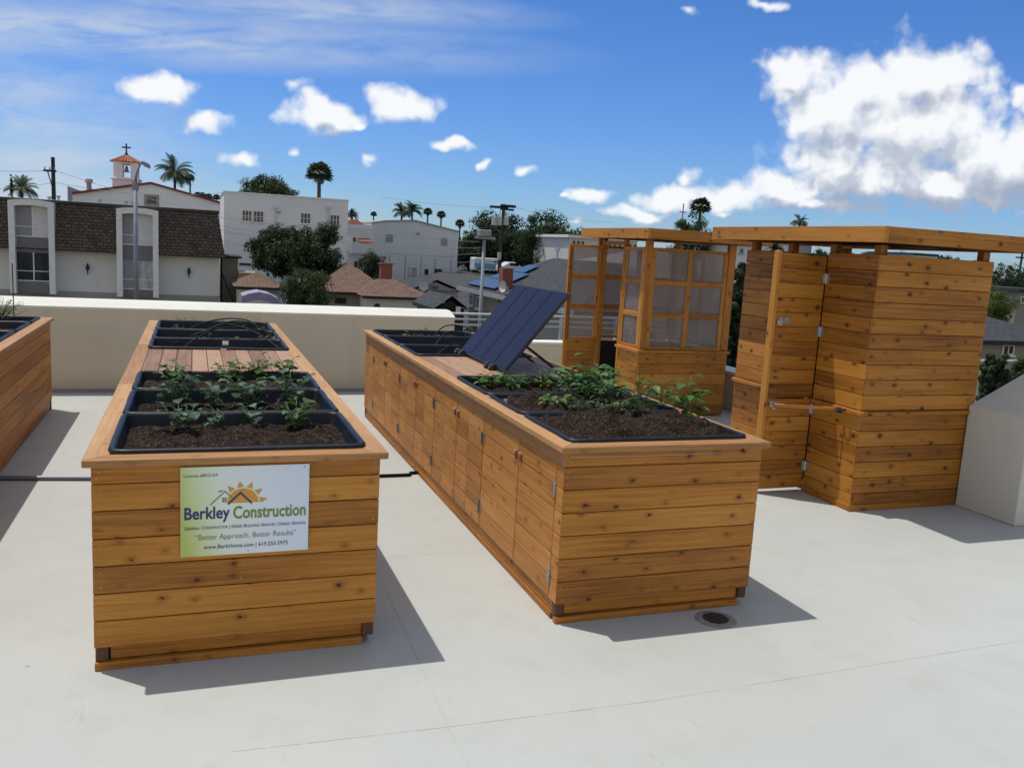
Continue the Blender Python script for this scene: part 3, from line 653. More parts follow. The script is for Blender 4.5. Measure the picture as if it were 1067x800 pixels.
for i,(px,py,h,s,n_,ls,lb) in enumerate(PP):
    p=atz(px,py,.85); p.z=.835; plant(p,lb,gq,500+i,k_=1.45,h=h*1.1,spread=s*.62,nst=max(4,n_-3),lsize=ls,kind='lance',mat='leafA' if i in(4,) else 'leafB',per=6)
gl='low salad plants in the door planter'
LL=[(575,425,.08,.07,8,.05,'leafC','lime green rosette on bare soil near the left rim'),(606,430,.09,.06,8,.035,'leafA','grey-green rosette right of the lime green one'),(628,432,.09,.06,8,.035,'leafA','narrow leaved herb in front of the bushy pepper'),(645,434,.08,.05,7,.032,'leafC','small pale herb left of the tall dark pepper'),
    (512,404,.10,.10,12,.045,'leafB','leftmost low plant in the tray beside the solar panel'),(530,404,.10,.11,13,.045,'leafB','second low plant in the tray beside the solar panel'),(549,403,.09,.09,11,.042,'leafA','third low plant in the tray beside the solar panel'),(566,404,.10,.08,9,.04,'leafC','wispy plant right of the low row by the solar panel'),(585,402,.10,.10,11,.045,'leafB','dark low plant by the back corner of the third tray'),(600,405,.14,.10,11,.05,'leafB','green clump at the right rim of the third tray'),(622,414,.12,.12,12,.04,'leafA','pale grey-green herb clump under the largest pepper')]
for i,(px,py,h,s,n_,ls,mt_,lb) in enumerate(LL):
    zb=.835 if py>=415 else .80; p=atz(px,py,zb); p.z=zb; plant(p,lb,gl,540+i,k_=1.25,h=h,spread=s,nst=n_,lsize=ls,kind='lance',mat=mt_,per=3,name='salad_plant')
for i,(px,py) in enumerate([(422,358),(430,355),(448,358),(468,358),(440,349)]):
    p=atz(px,py,.77); t=plant(p,'tiny seedling in the far trays of the door planter','tiny seedlings in the far trays of the door planter',570+i,h=.09,spread=.07,nst=6,lsize=.035,per=2,mat='leafC',name='seedling'); t['category']='seedling'
plant((-1.56,8.46,.80),'wispy grey-green bush in the far tray of the left planter',None,590,h=.25,spread=.24,nst=30,lsize=.04,kind='lance',mat='leafA',per=5,name='herb_bush')
plant((-1.80,8.2,.80),'denser herb bush cut off by the left photo edge',None,591,h=.18,spread=.15,nst=22,lsize=.035,kind='lance',mat='leafB',per=5,name='herb_bush')
mb=MB(); p=atz(14.5,331,.80); mb.tube([p,p+Vector((0,0,.5))],.005,6); tag(mb.build('plant_stake',M['black']),'thin dark stake standing in the left planter','stake')
# tags
mb=MB(); c=atz(232,371,.80); 
for k in range(5): mb.box(c.x-.020+.006*k,c.x+.022+.006*k,c.y,c.y+.003,.80+.028*k,.80+.028*(k+1),0,.5,k%2)
tag(mb.build('plant_tag',[M['tagb'],M['tagw']]),'striped navy and white plant tag in the middle planter','plant tag')
for (px,py,h,lb) in ((526,423,.06,'white oval plant tag by the left rim of the door planter'),(563.8,441,.05,'narrow white plant tag near the lime green rosette')):
    mb=MB(); c=atz(px,py,.82); mb.hexa([(c.x-.011,c.y,.79),(c.x+.011,c.y,.79),(c.x+.011,c.y+.002,.79),(c.x-.011,c.y+.002,.79),(c.x-.007,c.y,.80+h),(c.x+.013,c.y,.80+h),(c.x+.013,c.y+.002,.80+h),(c.x-.007,c.y+.002,.80+h)])
    tag(mb.build('plant_tag',M['tagw']),lb,'plant tag')
# irrigation tubes arching over the far trays
def arc(pts,label,group,rad=.006):
    P=[Vector(p) for p in pts]; Q=[]
    for i in range(len(P)-1):
        a=P[max(0,i-1)];b=P[i];c=P[i+1];d=P[min(len(P)-1,i+2)]
        for k in range(6):
            t=k/6; Q.append(.5*((2*b)+(c-a)*t+(2*a-5*b+4*c-d)*t*t+(3*b-a-3*c+d)*t**3))
    Q.append(P[-1]); mb=MB(); mb.tube(Q,rad,8); return tag(mb.build('irrigation_tube',M['hosemat'],smooth=True),label,'tube',group)
ga='irrigation tubes over the middle planter'
arc([(-.08,8.3,.79),(.1,8.28,.88),(.32,8.25,.925),(.5,8.2,.90),(.62,8.15,.79)],'farthest black tube arching over the middle planter',ga)
arc([(-.05,7.5,.79),(.12,7.55,.90),(.33,7.6,.965),(.52,7.5,.93),(.66,7.35,.79)],'middle black tube arching over the middle planter',ga)
arc([(-.10,6.85,.80),(.05,7.1,.89),(.25,7.45,.95),(.48,7.2,.91),(.66,6.85,.80)],'nearest black tube arching over the middle planter',ga)
arc([(-.02,7.35,.86),(.15,7.42,.91),(.35,7.7,.90),(.6,7.8,.86)],'flatter black tube crossing under the arches',ga,.007)
gb='irrigation tubes over the door planter'
arc([(1.75,6.55,.80),(1.95,6.7,.90),(2.1,6.9,.88),(2.35,7.1,.80)],'short black tube looping out beside the solar panel',gb)
arc([(1.9,7.1,.80),(2.1,7.4,.92),(2.3,7.7,.90),(2.5,7.9,.80)],'black tube looping over the far trays of the door planter',gb)
arc([(2.1,7.9,.80),(2.25,7.95,.93),(2.45,7.9,.93),(2.55,7.6,.85)],'farthest black tube by the end of the door planter',gb)
arc([(2.2,5.0,.79),(2.18,5.05,.95),(2.25,4.95,.93),(2.32,4.9,.79)],'thin black hoop standing in the third tray of the door planter',gb,.003)
# wire under the rim of planter 2
mb=MB(); mb.tube([(1.585,3.443,.795),(1.9,3.442,.790),(2.2,3.442,.790),(2.50,3.441,.795)],.0022,6); t_=thing('steel_wire','thin pale wire stretched across the front of the door planter','wire',(0,0,0)); mb.build('strand',M['steel'],t_,smooth=True)
mb=MB(); mb.tube([(2.50,3.455,.795),(2.50,3.435,.795)],.010,8); mb.build('knob',M['darkwood'],t_)
# ------------------------------------------------------------------ solar panel
a0=math.atan2(.55,.45); sl_=math.hypot(.45,.55)
t=thing('solar_collector','dark blue solar panel leaning up from the door planter lid','solar panel',(2.0,5.53,.865),0)
ex=Vector((.45,0,.55)).normalized(); nx_=Vector((-ex.z,0,ex.x)); Yv=Vector((0,1,0))
def sp(u,v,w_): return ex*u+Yv*v+nx_*w_
def sbox(mb,u0,u1,v0,v1,w0,w1,**k):
    mb.hexa([sp(u0,v1,w0),sp(u1,v1,w0),sp(u1,v0,w0),sp(u0,v0,w0),sp(u0,v1,w1),sp(u1,v1,w1),sp(u1,v0,w1),sp(u0,v0,w1)],1,**k)
cw=1.07/4
for k in range(4):
    mb=MB(k); mb.face([sp(.012,k*cw+.006,.004),sp(.012,(k+1)*cw-.006,.004),sp(sl_-.012,(k+1)*cw-.006,.004),sp(sl_-.012,k*cw+.006,.004)],[(0,0),(1,0),(1,3),(0,3)])
    o=mb.build('solar_module',M['solar'],t)
mb=MB(9); sbox(mb,0,sl_,0,1.07,-.018,.001); mb.build('panel_frame',M['black'],t,.002)
mb=MB(9)
for k in range(4): sbox(mb,.012,sl_-.01,(k+.5)*cw-.012,(k+.5)*cw+.012,-.04,-.018)
mb.build('back_rail',M['black'],t)
for v in (.03,.13,.52,.62 ) if 0 else (.20,.30,.95,1.05):
    mb=MB(3); c=sp(-.012,v,.012); mb.tube([c+Vector((0,-.032,0)),c+Vector((0,-.028,0)),c+Vector((0,.028,0)),c+Vector((0,.032,0))],[.014,.026,.026,.014],10); mb.tube([c,c+Vector((-.03,.0,-.012))],.012,8); mb.build('clamp',M['black'],t,smooth=False)
for v in (.04,.10,.55,.61):
    mb=MB(4); p=sp(.24,v,-.03); mb.tube([p,Vector((.43,v-.03,-.012))],.007,6); mb.build('strut',M['black'],t)
# ------------------------------------------------------------------ sign
sg=thing('company_sign','white and green printed builder\'s sign fixed to the middle planter','sign',(-.047,3.448,.44))
SW,SH=.486,.360
m,nt_,b=newmat('printed_sign_sheet'); uvn=N(nt_,'ShaderNodeTexCoord').outputs['Object']; sx2=N(nt_,'ShaderNodeSeparateXYZ'); lk(nt_,uvn,sx2.inputs[0])
fx=math_(nt_,'DIVIDE',sx2.outputs[0],SW); fz=math_(nt_,'DIVIDE',sx2.outputs[2],SH)
c=ramp(nt_,math_(nt_,'ADD',fx,math_(nt_,'MULTIPLY',math_(nt_,'SUBTRACT',fz,.5),.12)),[(0.0,(.46,.52,.14)),(.13,(.60,.68,.36)),(.33,(.72,.80,.72)),(.6,(.72,.78,.84)),(1,(.66,.73,.86))])
lk(nt_,c,b.inputs['Base Color']); b.inputs['Roughness'].default_value=.35
mb=MB(); mb.box(0,SW,-.002,.002,0,SH); mb.build('sign_sheet',m,sg,.001)
INK={'navy':simple('ink_navy',(.012,.028,.13),.4,var=0),'green':simple('ink_green',(.16,.24,.022),.4,var=0),'olive':simple('ink_olive',(.16,.17,.10),.4,var=0),'orange':simple('ink_orange',(.62,.30,.05),.4,var=0),'pale':simple('ink_pale',(.80,.70,.42),.4,var=0),'grey':simple('ink_grey',(.10,.12,.10),.4,var=0)}
def text(body,u0,u1,v0,v1,ink,name='lettering',bold=0,caps=False,y=-.0035):
    """text stretched to a box in sign fractions: u left..right, v bottom..top (from the sign's lower left)"""
    cu=bpy.data.curves.new('t','FONT'); cu.body=body; cu.size=1; cu.offset=bold; cu.resolution_u=3
    if caps:
        cu.small_caps_scale=.78
        for i,ch in enumerate(body):
            if ch.islower(): cu.body_format[i].use_small_caps=True
    to=bpy.data.objects.new('t',cu); COL.objects.link(to); dg=bpy.context.evaluated_depsgraph_get(); dg.update()
    me=bpy.data.meshes.new_from_object(to.evaluated_get(dg)); bpy.data.objects.remove(to); bpy.data.curves.remove(cu)
    xs=[v.co.x for v in me.vertices]; ys=[v.co.y for v in me.vertices]
    sx=(u1-u0)*SW/(max(xs)-min(xs)); sy_=(v1-v0)*SH/(max(ys)-min(ys)); mx_,my_=min(xs),min(ys)
    for v in me.vertices: v.co=((v.co.x-mx_)*sx+u0*SW,y,(v.co.y-my_)*sy_+v0*SH)
    me.materials.clear(); me.materials.append(INK[ink]); o=bpy.data.objects.new(name,me); COL.objects.link(o); o.parent=sg; return o
# (u,v) fractions read off the photograph: v from the bottom
text('License #833169',.025,.28,.885,.925,'grey')
text('Berkley',.03,.375,.375,.555,'navy',bold=.02); text('Construction',.40,.975,.405,.55,'green',bold=.02)
text('General Constructor | Green Building Services | Design Services',.03,.975,.293,.342,'navy',caps=True,bold=.004)
text('\u201cBetter Approach, Better Results\u201d',.11,.90,.165,.245,'olive',bold=-.004)
text('www.BerkHome.com | 619.255.5975',.175,.835,.065,.125,'navy',bold=.004)
def spoly(name,pts,ink,y):
    mb=MB(); mb.face([(u*SW,y,v*SH) for u,v in pts]); return mb.build(name,INK[ink],sg)
cx_,cy2=.475,.585; rx,ry=.125,.165
pts=[]
for k in range(0,25):
    a=math.pi*k/24; pts.append((cx_+.0+rx*math.cos(a),cy2+ry*math.sin(a)))
spoly('sun_disc',pts,'orange',-.0030)
ring=[(cx_+rx*1.04*math.cos(math.pi*k/24),cy2+ry*1.04*math.sin(math.pi*k/24)) for k in range(25)]+[(cx_+rx*.98*math.cos(math.pi*k/24),cy2+ry*.98*math.sin(math.pi*k/24)) for k in range(24,-1,-1)]
mb=MB()
for k in range(24): q=[ring[k],ring[k+1],ring[48-k],ring[49-k]]; mb.face([(u*SW,-.0032,v*SH) for u,v in q])
mb.build('sun_outline',INK['pale'],sg)
mb=MB()
for k,a in enumerate([8,38,68,98,128]):
    a=R(a); d=R(11); q=[(cx_+rx*1.1*math.cos(a-d),cy2+ry*1.1*math.sin(a-d)),(cx_+rx*1.55*math.cos(a),cy2+ry*1.5*math.sin(a)),(cx_+rx*1.1*math.cos(a+d),cy2+ry*1.1*math.sin(a+d))]; mb.face([(u*SW,-.0030,v*SH) for u,v in q])
mb.build('sun_ray',INK['orange'],sg)
def roofline(pts,w_,ink,nm,y):
    mb=MB()
    for (p,q) in zip(pts,pts[1:]):
        mb.face([(p[0]*SW,y,p[1]*SH-w_),(q[0]*SW,y,q[1]*SH-w_),(q[0]*SW,y,q[1]*SH+w_),(p[0]*SW,y,p[1]*SH+w_)])
    mb.build(nm,INK[ink],sg)
roofline([(.36,.575),(.455,.70),(.545,.575)],.0052,'navy','roof_mark',-.0038)
roofline([(.225,.575),(.335,.72),(.395,.645)],.0030,'green','roof_mark',-.0036); roofline([(.285,.72),(.32,.73)],.0025,'green','roof_mark',-.0037)
mb=MB()
for i in (0,1):
    for j in (0,1): mb.face([((.315+.018*i)*SW,-.0033,(.60+.028*j)*SH),((.330+.018*i)*SW,-.0033,(.60+.028*j)*SH),((.330+.018*i)*SW,-.0033,(.622+.028*j)*SH),((.315+.018*i)*SW,-.0033,(.622+.028*j)*SH)])
mb.build('window_mark',INK['olive'],sg)
for u,v in ((.96,.965),(.52,.035)):
    mb=MB(); mb.tube([(u*SW,-.0022,v*SH),(u*SW,-.005,v*SH)],.0028,8); mb.build('screw',M['steel'],sg)
# ------------------------------------------------------------------ storage shed
def levels(z0,z1,n): return [z0+(z1-z0)*i/n for i in range(n+1)]
LO=levels(.012,.69,6); HI=levels(.722,1.80,10); DHI=levels(.722,1.775,10)
sh=thing('storage_shed','cedar plank storage shed with flat roof, right of the greenhouse','shed',(4.36,4.72,0))
def fascia(parent,x0,x1,y0,y1,z0,z1,top=True):
    mb=MB(int(x1*100)); th=.035
    mb.box(x0,x0+th,y0,y1,z0,z1,1,.95); mb.box(x1-th,x1,y0,y1,z0,z1,1,.6); mb.box(x0+th+.001,x1-th-.001,y0,y0+th,z0,z1-.001,0,.45); mb.box(x0+th+.001,x1-th-.001,y1-th,y1,z0,z1-.001,0,.6)
    mb.build('roof_fascia',M['shedwood'],parent,.002)
    mb=MB(7); mb.box(x0+th+.002,x1-th-.002,y0+th+.002,y1-th-.002,z1-.03,z1-.012,0,.5); mb.build('roof_sheet',M['darkwood'],parent)
    mb=MB(8)
    for k in range(1,4): 
        y=y0+(y1-y0)*k/4; mb.box(x0+th+.002,x1-th-.002,y-.018,y+.018,z0+.01,z1-.032,0,.3)
    mb.build('rafter',M['darkwood'],parent)
fascia(sh,-.22,1.30,-.26,1.73,1.872,1.976)
WX,LY=1.04,1.52; r=random.Random(8)
mb=MB(21); boards_x(mb,.006,WX-.002,0,.02,LO); boards_x(mb,.006,WX-.002,0,.02,HI); mb.build('front_wall',M['shedwood'],sh,.002)
mb=MB(22); boards_y(mb,0,.02,.002,.513,LO); boards_y(mb,0,.02,.002,.513,HI); mb.build('door_side_wall',M['shedwood'],sh,.002)
mb=MB(23); boards_y(mb,0,.02,.95,LY-.002,LO); boards_y(mb,0,.02,.95,LY-.002,HI,()); mb.build('far_side_wall',M['shedwood'],sh,.002)
mb=MB(24); boards_y(mb,WX-.02,WX,.022,LY-.002,LO); boards_y(mb,WX-.02,WX,.022,LY-.002,HI); mb.build('right_wall',M['shedwood'],sh,.002)
mb=MB(25); boards_x(mb,.022,WX-.022,LY-.02,LY,LO); boards_x(mb,.022,WX-.022,LY-.02,LY,HI); mb.build('back_wall',M['shedwood'],sh,.002)
for (x,y) in ((.024,.024),(WX-.084,.024),(.024,LY-.084),(WX-.084,LY-.084),(.024,.47),(.024,.955)):
    mb=MB(int(x*50+y*9)); mb.box(x,x+.06,y,y+.06,0,1.865,2,.4); mb.build('post',M['shedwood'],sh,.002)
mb=MB(26); 
mb.box(-.03,0,-.03,.513,.692,.719,1,.6); mb.box(.001,WX+.0,-.03,0,.692,.719,0,.6); mb.box(-.03,0,.95,LY,.692,.719,1,.7)
mb.build('mid_ledge',M['shedwood'],sh,.002)
mb=MB(27); mb.box(-.012,0,-.012,.513,0,.045,1,.4); mb.box(.001,WX,-.012,0,0,.045,0,.4); mb.build('base_board',M['shedwood'],sh,.002)
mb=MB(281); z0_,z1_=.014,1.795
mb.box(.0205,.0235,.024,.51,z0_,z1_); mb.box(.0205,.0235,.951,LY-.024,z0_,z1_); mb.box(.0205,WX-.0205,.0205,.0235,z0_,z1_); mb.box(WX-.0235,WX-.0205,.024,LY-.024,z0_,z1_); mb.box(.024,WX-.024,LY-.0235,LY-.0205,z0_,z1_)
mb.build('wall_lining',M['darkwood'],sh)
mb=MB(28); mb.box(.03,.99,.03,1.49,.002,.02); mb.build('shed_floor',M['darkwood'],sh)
# door, standing open at right angles
dz=levels(.03,.69,6)
d=MB(29); boards_x(d,-.405,-.004,.515,.533,dz); boards_x(d,-.405,-.004,.515,.533,DHI,{8:-.25,9:-.16})
door=d.build('shed_door',M['shedwood'],sh,.002)
mb=MB(30); mb.box(-.432,-.406,.510,.568,.03,1.79,2,.95); mb.box(-.03,-.004,.534,.568,.03,1.775,2,.5); mb.box(-.405,-.031,.534,.566,1.70,1.775,0,.5); mb.box(-.405,-.031,.534,.566,.03,.10,0,.5); mb.build('door_frame',M['cedar'],door,.002)
mb=MB(31); mb.box(-.405,-.035,.484,.514,.692,.719,0,.7); mb.build('door_ledge',M['shedwood'],door,.002)
for z in (.20,.64,1.22,1.61):
    mb=MB(32); mb.box(-.030,-.004,.508,.5135,z-.035,z+.035); mb.box(-.0045,.0,.470,.507,z-.035,z+.035); mb.tube([(-.004,.508,z-.037),(-.004,.508,z+.037)],.006,6); mb.build('hinge',M['steel'],door)
mb=MB(33); mb.box(-.38,-.29,.505,.513,1.275,1.315); mb.box(-.395,-.35,.498,.506,1.262,1.296); mb.tube([(-.31,.505,1.295),(-.31,.49,1.295),(-.335,.488,1.29),(-.335,.488,1.31)],.006,6); mb.build('latch',M['steel'],door)
mb=MB(34); mb.box(-.40,-.33,.475,.483,.665,.705); mb.tube([(-.385,.476,.665),(-.38,.46,.65),(-.36,.46,.655),(-.35,.47,.68),(-.36,.476,.70)],.006,6); mb.build('hook_plate',M['steel'],door)
mb=MB(35); mb.tube([(.0,.955,.70),(-.035,.94,.70),(-.05,.94,.715)],.008,6); mb.build('wall_hook',M['steel'],sh)
mb=MB(36); mb.tube([(-.001,.12,.712),(-.05,.12,.706),(-.06,.15,.70),(-.045,.18,.705),(-.03,.17,.715)],.007,6); mb.build('wall_hook',M['black'],sh)
bc=thing('bungee_cord','orange elastic cord holding the open shed door to the wall','cord',(4.0,5.18,.69))
mb=MB(37); mb.tube([(-.02,.0,-.004),(.13,-.11,.004),(.31,-.27,.018)],.0055,6); mb.build('strand',M['cord'],bc,smooth=True)
mb=MB(38); mb.tube([(-.02,.0,-.016),(.14,-.11,-.010),(.31,-.27,.008)],.0055,6); mb.build('strand',M['cord'],bc,smooth=True)
mb=MB(39); mb.tube([(.30,-.26,.012),(.325,-.285,.02),(.35,-.30,.01),(.335,-.29,-.012),(.31,-.27,-.004)],.007,6); mb.build('hook',M['black'],bc)
# ------------------------------------------------------------------ greenhouse
gh=thing('greenhouse','cedar framed greenhouse with cloudy panes, left of the shed','greenhouse',(4.41,8.05,0))
GX,GY=1.09,1.20
fascia(gh,-.14,1.35,-.25,1.38,1.872,1.978)
def pbox(mb,axis,a0,a1,b0,b1,z0,z1,g,tone=None):
    """axis 0: wall runs along x (b = y); axis 1: wall runs along y (b = x)"""
    if axis==0: mb.box(a0,a1,b0,b1,z0,z1,g,tone)
    else: mb.box(b0,b1,a0,a1,z0,z1,1 if g==0 else g,tone)
def glazed(parent,axis,a0,a1,b,th,zs,cols,wallname,bar=.052,side=.046,low=True,lowz=.012,seed=50,skipside=False):
    """frame with bars and separate panes between a0..a1 on the wall plane b..b+th"""
    fr=MB(seed); top=zs[-1]
    pbox(fr,axis,a0,a1,b-.004,b+th,top-.03,top,0); pbox(fr,axis,a0,a1,b-.004,b+th,zs[0],zs[0]+.03,0)
    for (p,q) in ((a0,a0+side),(a1-side,a1)): pbox(fr,axis,p,q,b+.001,b+th-.001,zs[0]+.0305,top-.0305,2)
    xs=[a0+side]+[a0+(a1-a0)*k/cols for k in range(1,cols)]+[a1-side]
    for x in xs[1:-1]: pbox(fr,axis,x-.028,x+.028,b+.002,b+th-.002,zs[0]+.0305,top-.0305,2)
    for z in zs[1:-1]:
        for i in range(cols):
            l=xs[i]+(.0285 if i else .0005); r_=xs[i+1]-(.0285 if i<cols-1 else .0005); pbox(fr,axis,l,r_,b,b+th,z-bar/2,z+bar/2,0)
    f=fr.build(wallname,M['cedar'],parent,.002)
    for i in range(cols):
        for j in range(len(zs)-1):
            l=xs[i]+(.029 if i else .001); r_=xs[i+1]-(.029 if i<cols-1 else .001); z0=zs[j]+(.031 if j==0 else bar/2+.001); z1=zs[j+1]-(.031 if j==len(zs)-2 else bar/2+.001)
            pm=MB(); m_=b+th/2; pbox(pm,axis,l,r_,m_-.003,m_+.003,z0,z1,2); pm.build('pane',M['poly'],f)
    return f
ZS=[.722,1.085,1.428,1.79]
glazed(gh,0,.075,GX-.09,.012,.03,ZS,2,'front_window_frame',seed=51)
glazed(gh,1,.02+.055,.50,.012,.03,ZS,1,'side_window_frame',seed=52)
glazed(gh,0,.06,GX-.06,GY-.042,.03,ZS,2,'back_window_frame',seed=53)
glazed(gh,1,.06,GY-.06,GX-.042,.03,ZS,2,'right_window_frame',seed=54)
GL=levels(.012,.688,6)
mb=MB(55); boards_x(mb,.002,GX-.002,0,.02,GL); mb.build('front_wall',M['cedar'],gh,.002)
mb=MB(56); boards_y(mb,0,.02,.022,.50,GL); mb.build('side_wall',M['cedar'],gh,.002)
mb=MB(57); boards_y(mb,GX-.02,GX,.022,GY-.022,GL); mb.build('right_wall',M['cedar'],gh,.002)
mb=MB(58); boards_x(mb,.022,GX-.022,GY-.02,GY,GL); mb.build('back_wall',M['cedar'],gh,.002)
for (x,y,w_) in ((.004,.004,.07),(GX-.088,.004,.086),(.004,GY-.06,.056),(GX-.06,GY-.06,.056),(.01,.502,.04),(.01,1.05,.05)):
    mb=MB(int(100*x+10*y)); 
    if y<.1: mb.box(x,x+w_,y,y+.055,.7225,1.868,2,.55)
    else: mb.box(x,x+w_,y,y+.05,.022,1.868,2,.4)
    mb.build('post',M['cedar'],gh,.002)
mb=MB(59); mb.box(-.03,GX+.01,-.03,.0,.69,.719,0,.3); mb.box(-.03,0.0,.001,.52,.69,.719,1,.8); mb.box(.001,GX,.001,.05,.700,.7215,0,.3); mb.box(.001,.05,.052,.50,.700,.7215,1,.6); mb.build('window_sill',M['cedar'],gh,.002)
mb=MB(60); mb.box(.0+.01,.05,.55,1.045,1.80,1.84,1,.3); mb.build('door_header',M['cedar'],gh,.002)
mb=MB(611); mb.box(.06,GX-.06,GY-.075,GY-.065,.02,.69); mb.box(GX-.075,GX-.065,.06,GY-.08,.02,.69); mb.build('shade_lining',M['dark'],gh)  # near-black sheets added so the lower interior reads as deep shade
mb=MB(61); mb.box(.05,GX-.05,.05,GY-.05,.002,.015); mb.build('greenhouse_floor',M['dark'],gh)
mb=MB(62); mb.box(.30,GX-.05,.52,GY-.05,.60,.63); mb.build('staging_shelf',M['darkwood'],gh)
# open door (wide open, at right angles)
f=glazed(gh,0,-.405,-.003,1.05,.035,[.70,1.085,1.428,1.785],1,'greenhouse_door',seed=63,side=.045)
mb=MB(64); boards_x(mb,-.360,-.050,1.055,1.075,levels(.06,.695,6)); mb.build('door_panel',M['cedar'],f,.002)
mb=MB(65); mb.box(-.405,-.362,1.051,1.084,.03,.699,2,.7); mb.box(-.048,-.003,1.051,1.084,.03,.699,2,.4); mb.box(-.3615,-.0485,1.052,1.084,.03,.058,0,.5); mb.build('door_stile',M['cedar'],f,.002)
mb=MB(66); mb.box(-.412,-.4055,1.05,1.086,.03,1.786,2,.6); mb.build('door_edge_trim',M['cedar'],f)
plant((4.75,8.75,.63),'leafy plant on the staging inside the greenhouse doorway',None,700,h=.30,spread=.22,nst=14,lsize=.10,kind='lance',mat='leafB',per=5,name='potted_foliage')
mb=MB(); mb.tube([(4.75,8.75,.631),(4.75,8.75,.70)],[.07,.085],14); tag(mb.build('plant_pot',M['black']),'black pot under the leafy plant inside the greenhouse','plant pot')
# ------------------------------------------------------------------ railing
rl=thing('guard_railing','pale metal guard railing with three rails beyond the parapet end','railing',(2.6,11.75,0))
for z in (.745,.67,.59):
    mb=MB(); mb.tube([(0,0,z),(4.6,0,z)],.017,8); mb.build('rail',M['rail'],rl,smooth=True)
for x in (.72,1.62,2.5,3.4,4.3):
    mb=MB(); mb.box(x-.018,x+.018,-.02,.02,-.3,.73,2); mb.build('rail_post',M['rail'],rl,.003)
mb=MB(); mb.tube([(1.0,-.25,.47),(1.62,-.25,.475),(1.70,-.25,.455),(1.72,-.25,.2)],.016,8); mb.build('hand_rail',M['rail'],rl,smooth=True)
mb=MB(); mb.box(-.2,5.2,-.12,.12,-4.6,-.3); mb.build('kerb_wall',M['greyst'],rl)
# ================================================================== the town behind
def root(name,label,cat,px,py,D,group=None,rz=0.0):
    """an Empty on the ground at forward distance D, its x axis along the picture plane; returns it and a converter from photo position to local x,z"""
    a0,_=L(px,py,D); P0=W(a0,D,GZ); t=thing(name,label,cat,P0,rz,group)
    u=Vector((math.cos(rz),math.sin(rz),0)); n=Vector((-math.sin(rz),math.cos(rz),0))
    def q(x,y):
        d=ray(x,y); k=(n.dot(P0)/n.dot(d)); p=d*k; return p.dot(u)-P0.dot(u),EYE+p.z-GZ
    return t,q
def wallbox(name,mat,par,q,x0,x1,ytop_l,ytop_r,d0,d1,zb=0,bevel=0):
    """wall block between photo columns x0,x1 with level top"""
    a0,zl=q(x0,ytop_l); a1,zr=q(x1,ytop_r); mb=MB(); mb.box(a0,a1,d0,d1,zb,(zl+zr)/2); return mb.build(name,mat,par,bevel),a0,a1,(zl+zr)/2
def window(par,q,x0,x1,y0,y1,d,frame='trim',glass='glass',bars=(1,1),sill=True,fw=.06,name='window'):
    a0,_=q(x0,(y0+y1)/2); a1,_=q(x1,(y0+y1)/2); _,z1=q((x0+x1)/2,y0); _,z0=q((x0+x1)/2,y1)
    mb=MB(); 
    mb.box(a0,a1,d-.06,d,z1-fw,z1); mb.box(a0,a1,d-.06,d,z0,z0+fw); mb.box(a0,a0+fw,d-.058,d,z0+fw,z1-fw); mb.box(a1-fw,a1,d-.058,d,z0+fw,z1-fw)
    for i in range(1,bars[0]): x=a0+(a1-a0)*i/bars[0]; mb.box(x-fw*.4,x+fw*.4,d-.055,d,z0+fw,z1-fw)
    for j in range(1,bars[1]): z=z0+(z1-z0)*j/bars[1]; mb.box(a0+fw,a1-fw,d-.052,d,z-fw*.3,z+fw*.3)
    if sill: mb.box(a0-.08,a1+.08,d-.12,d,z0-.07,z0-.002)
    f=mb.build(name,M[frame],par)
    mb=MB(); mb.box(a0+fw*.5,a1-fw*.5,d-.035,d-.02,z0+fw*.5,z1-fw*.5); mb.build('pane',M[glass],f)
    return f
def roofquad(mb,P,sc=1):
    """sloping quad/tri with UV in metres: first edge is the eave"""
    P=[Vector(p) for p in P]; ux=(P[1]-P[0]).normalized(); n=ux.cross(P[2]-P[0]).normalized(); vy=n.cross(ux)
    mb.face(P,[((p-P[0]).dot(ux),(p-P[0]).dot(vy)) for p in P])
# ---------------- apartment building with shake mansard
ap,q=root('apartment_building','two storey white apartment block with dark shake mansard roof','building',0,300,55)
xl=q(-60,250)[0]; xr=q(228.5,260)[0]; zt=(q(60,211)[1]+q(200,219)[1])/2; zm=(q(90,260)[1]+q(200,266.5)[1])/2
mb=MB(); mb.box(xl,xr,0,9,0,zt-.5); mb.build('wall',M['offwhite'],ap)
mb=MB(); mb.box(xl-.02,xr+.02,-.03,.0,q(150,306)[1]-1.5,q(150,306)[1]); mb.build('foundation_band',M['greyst'],ap)
mb=MB(); dr_=.75
xw=xr+.35
for a,b in ((q(-60,230)[0],q(13,240)[0]),(q(59.5,240)[0],q(122.8,240)[0]),(q(165.8,240)[0],xw)):
    last=(b==xw); mb=MB()
    P=[(a,-.95,zm),(b,-.95,zm),(b-(.45 if last else 0),-.35,zt-.1),(a,-.35,zt-.1)]; roofquad(mb,P)
    mb.face([(a,-.95,zm),(a,0,zm),(b,0,zm),(b,-.95,zm)])
    if last: roofquad(mb,[(xw,-.95,zm),(xw,9.4,zm),(xw-.45,9,zt-.1),(xw-.45,-.35,zt-.1)])
    mb.build('mansard_roof',M['shake'],ap)
mb=MB(); mb.box(xl,xw-.38,-.45,9,zt-.12,zt+.10); mb.build('roof_edge',M['black'],ap,.02)
mb=MB(); mb.box(xl,q(121,262)[0],-.97,-.90,zm-.09,zm-.002); mb.box(q(166,266)[0],xw+.02,-.97,-.90,zm-.09,zm-.002); mb.build('gutter',M['timberpole'],ap)
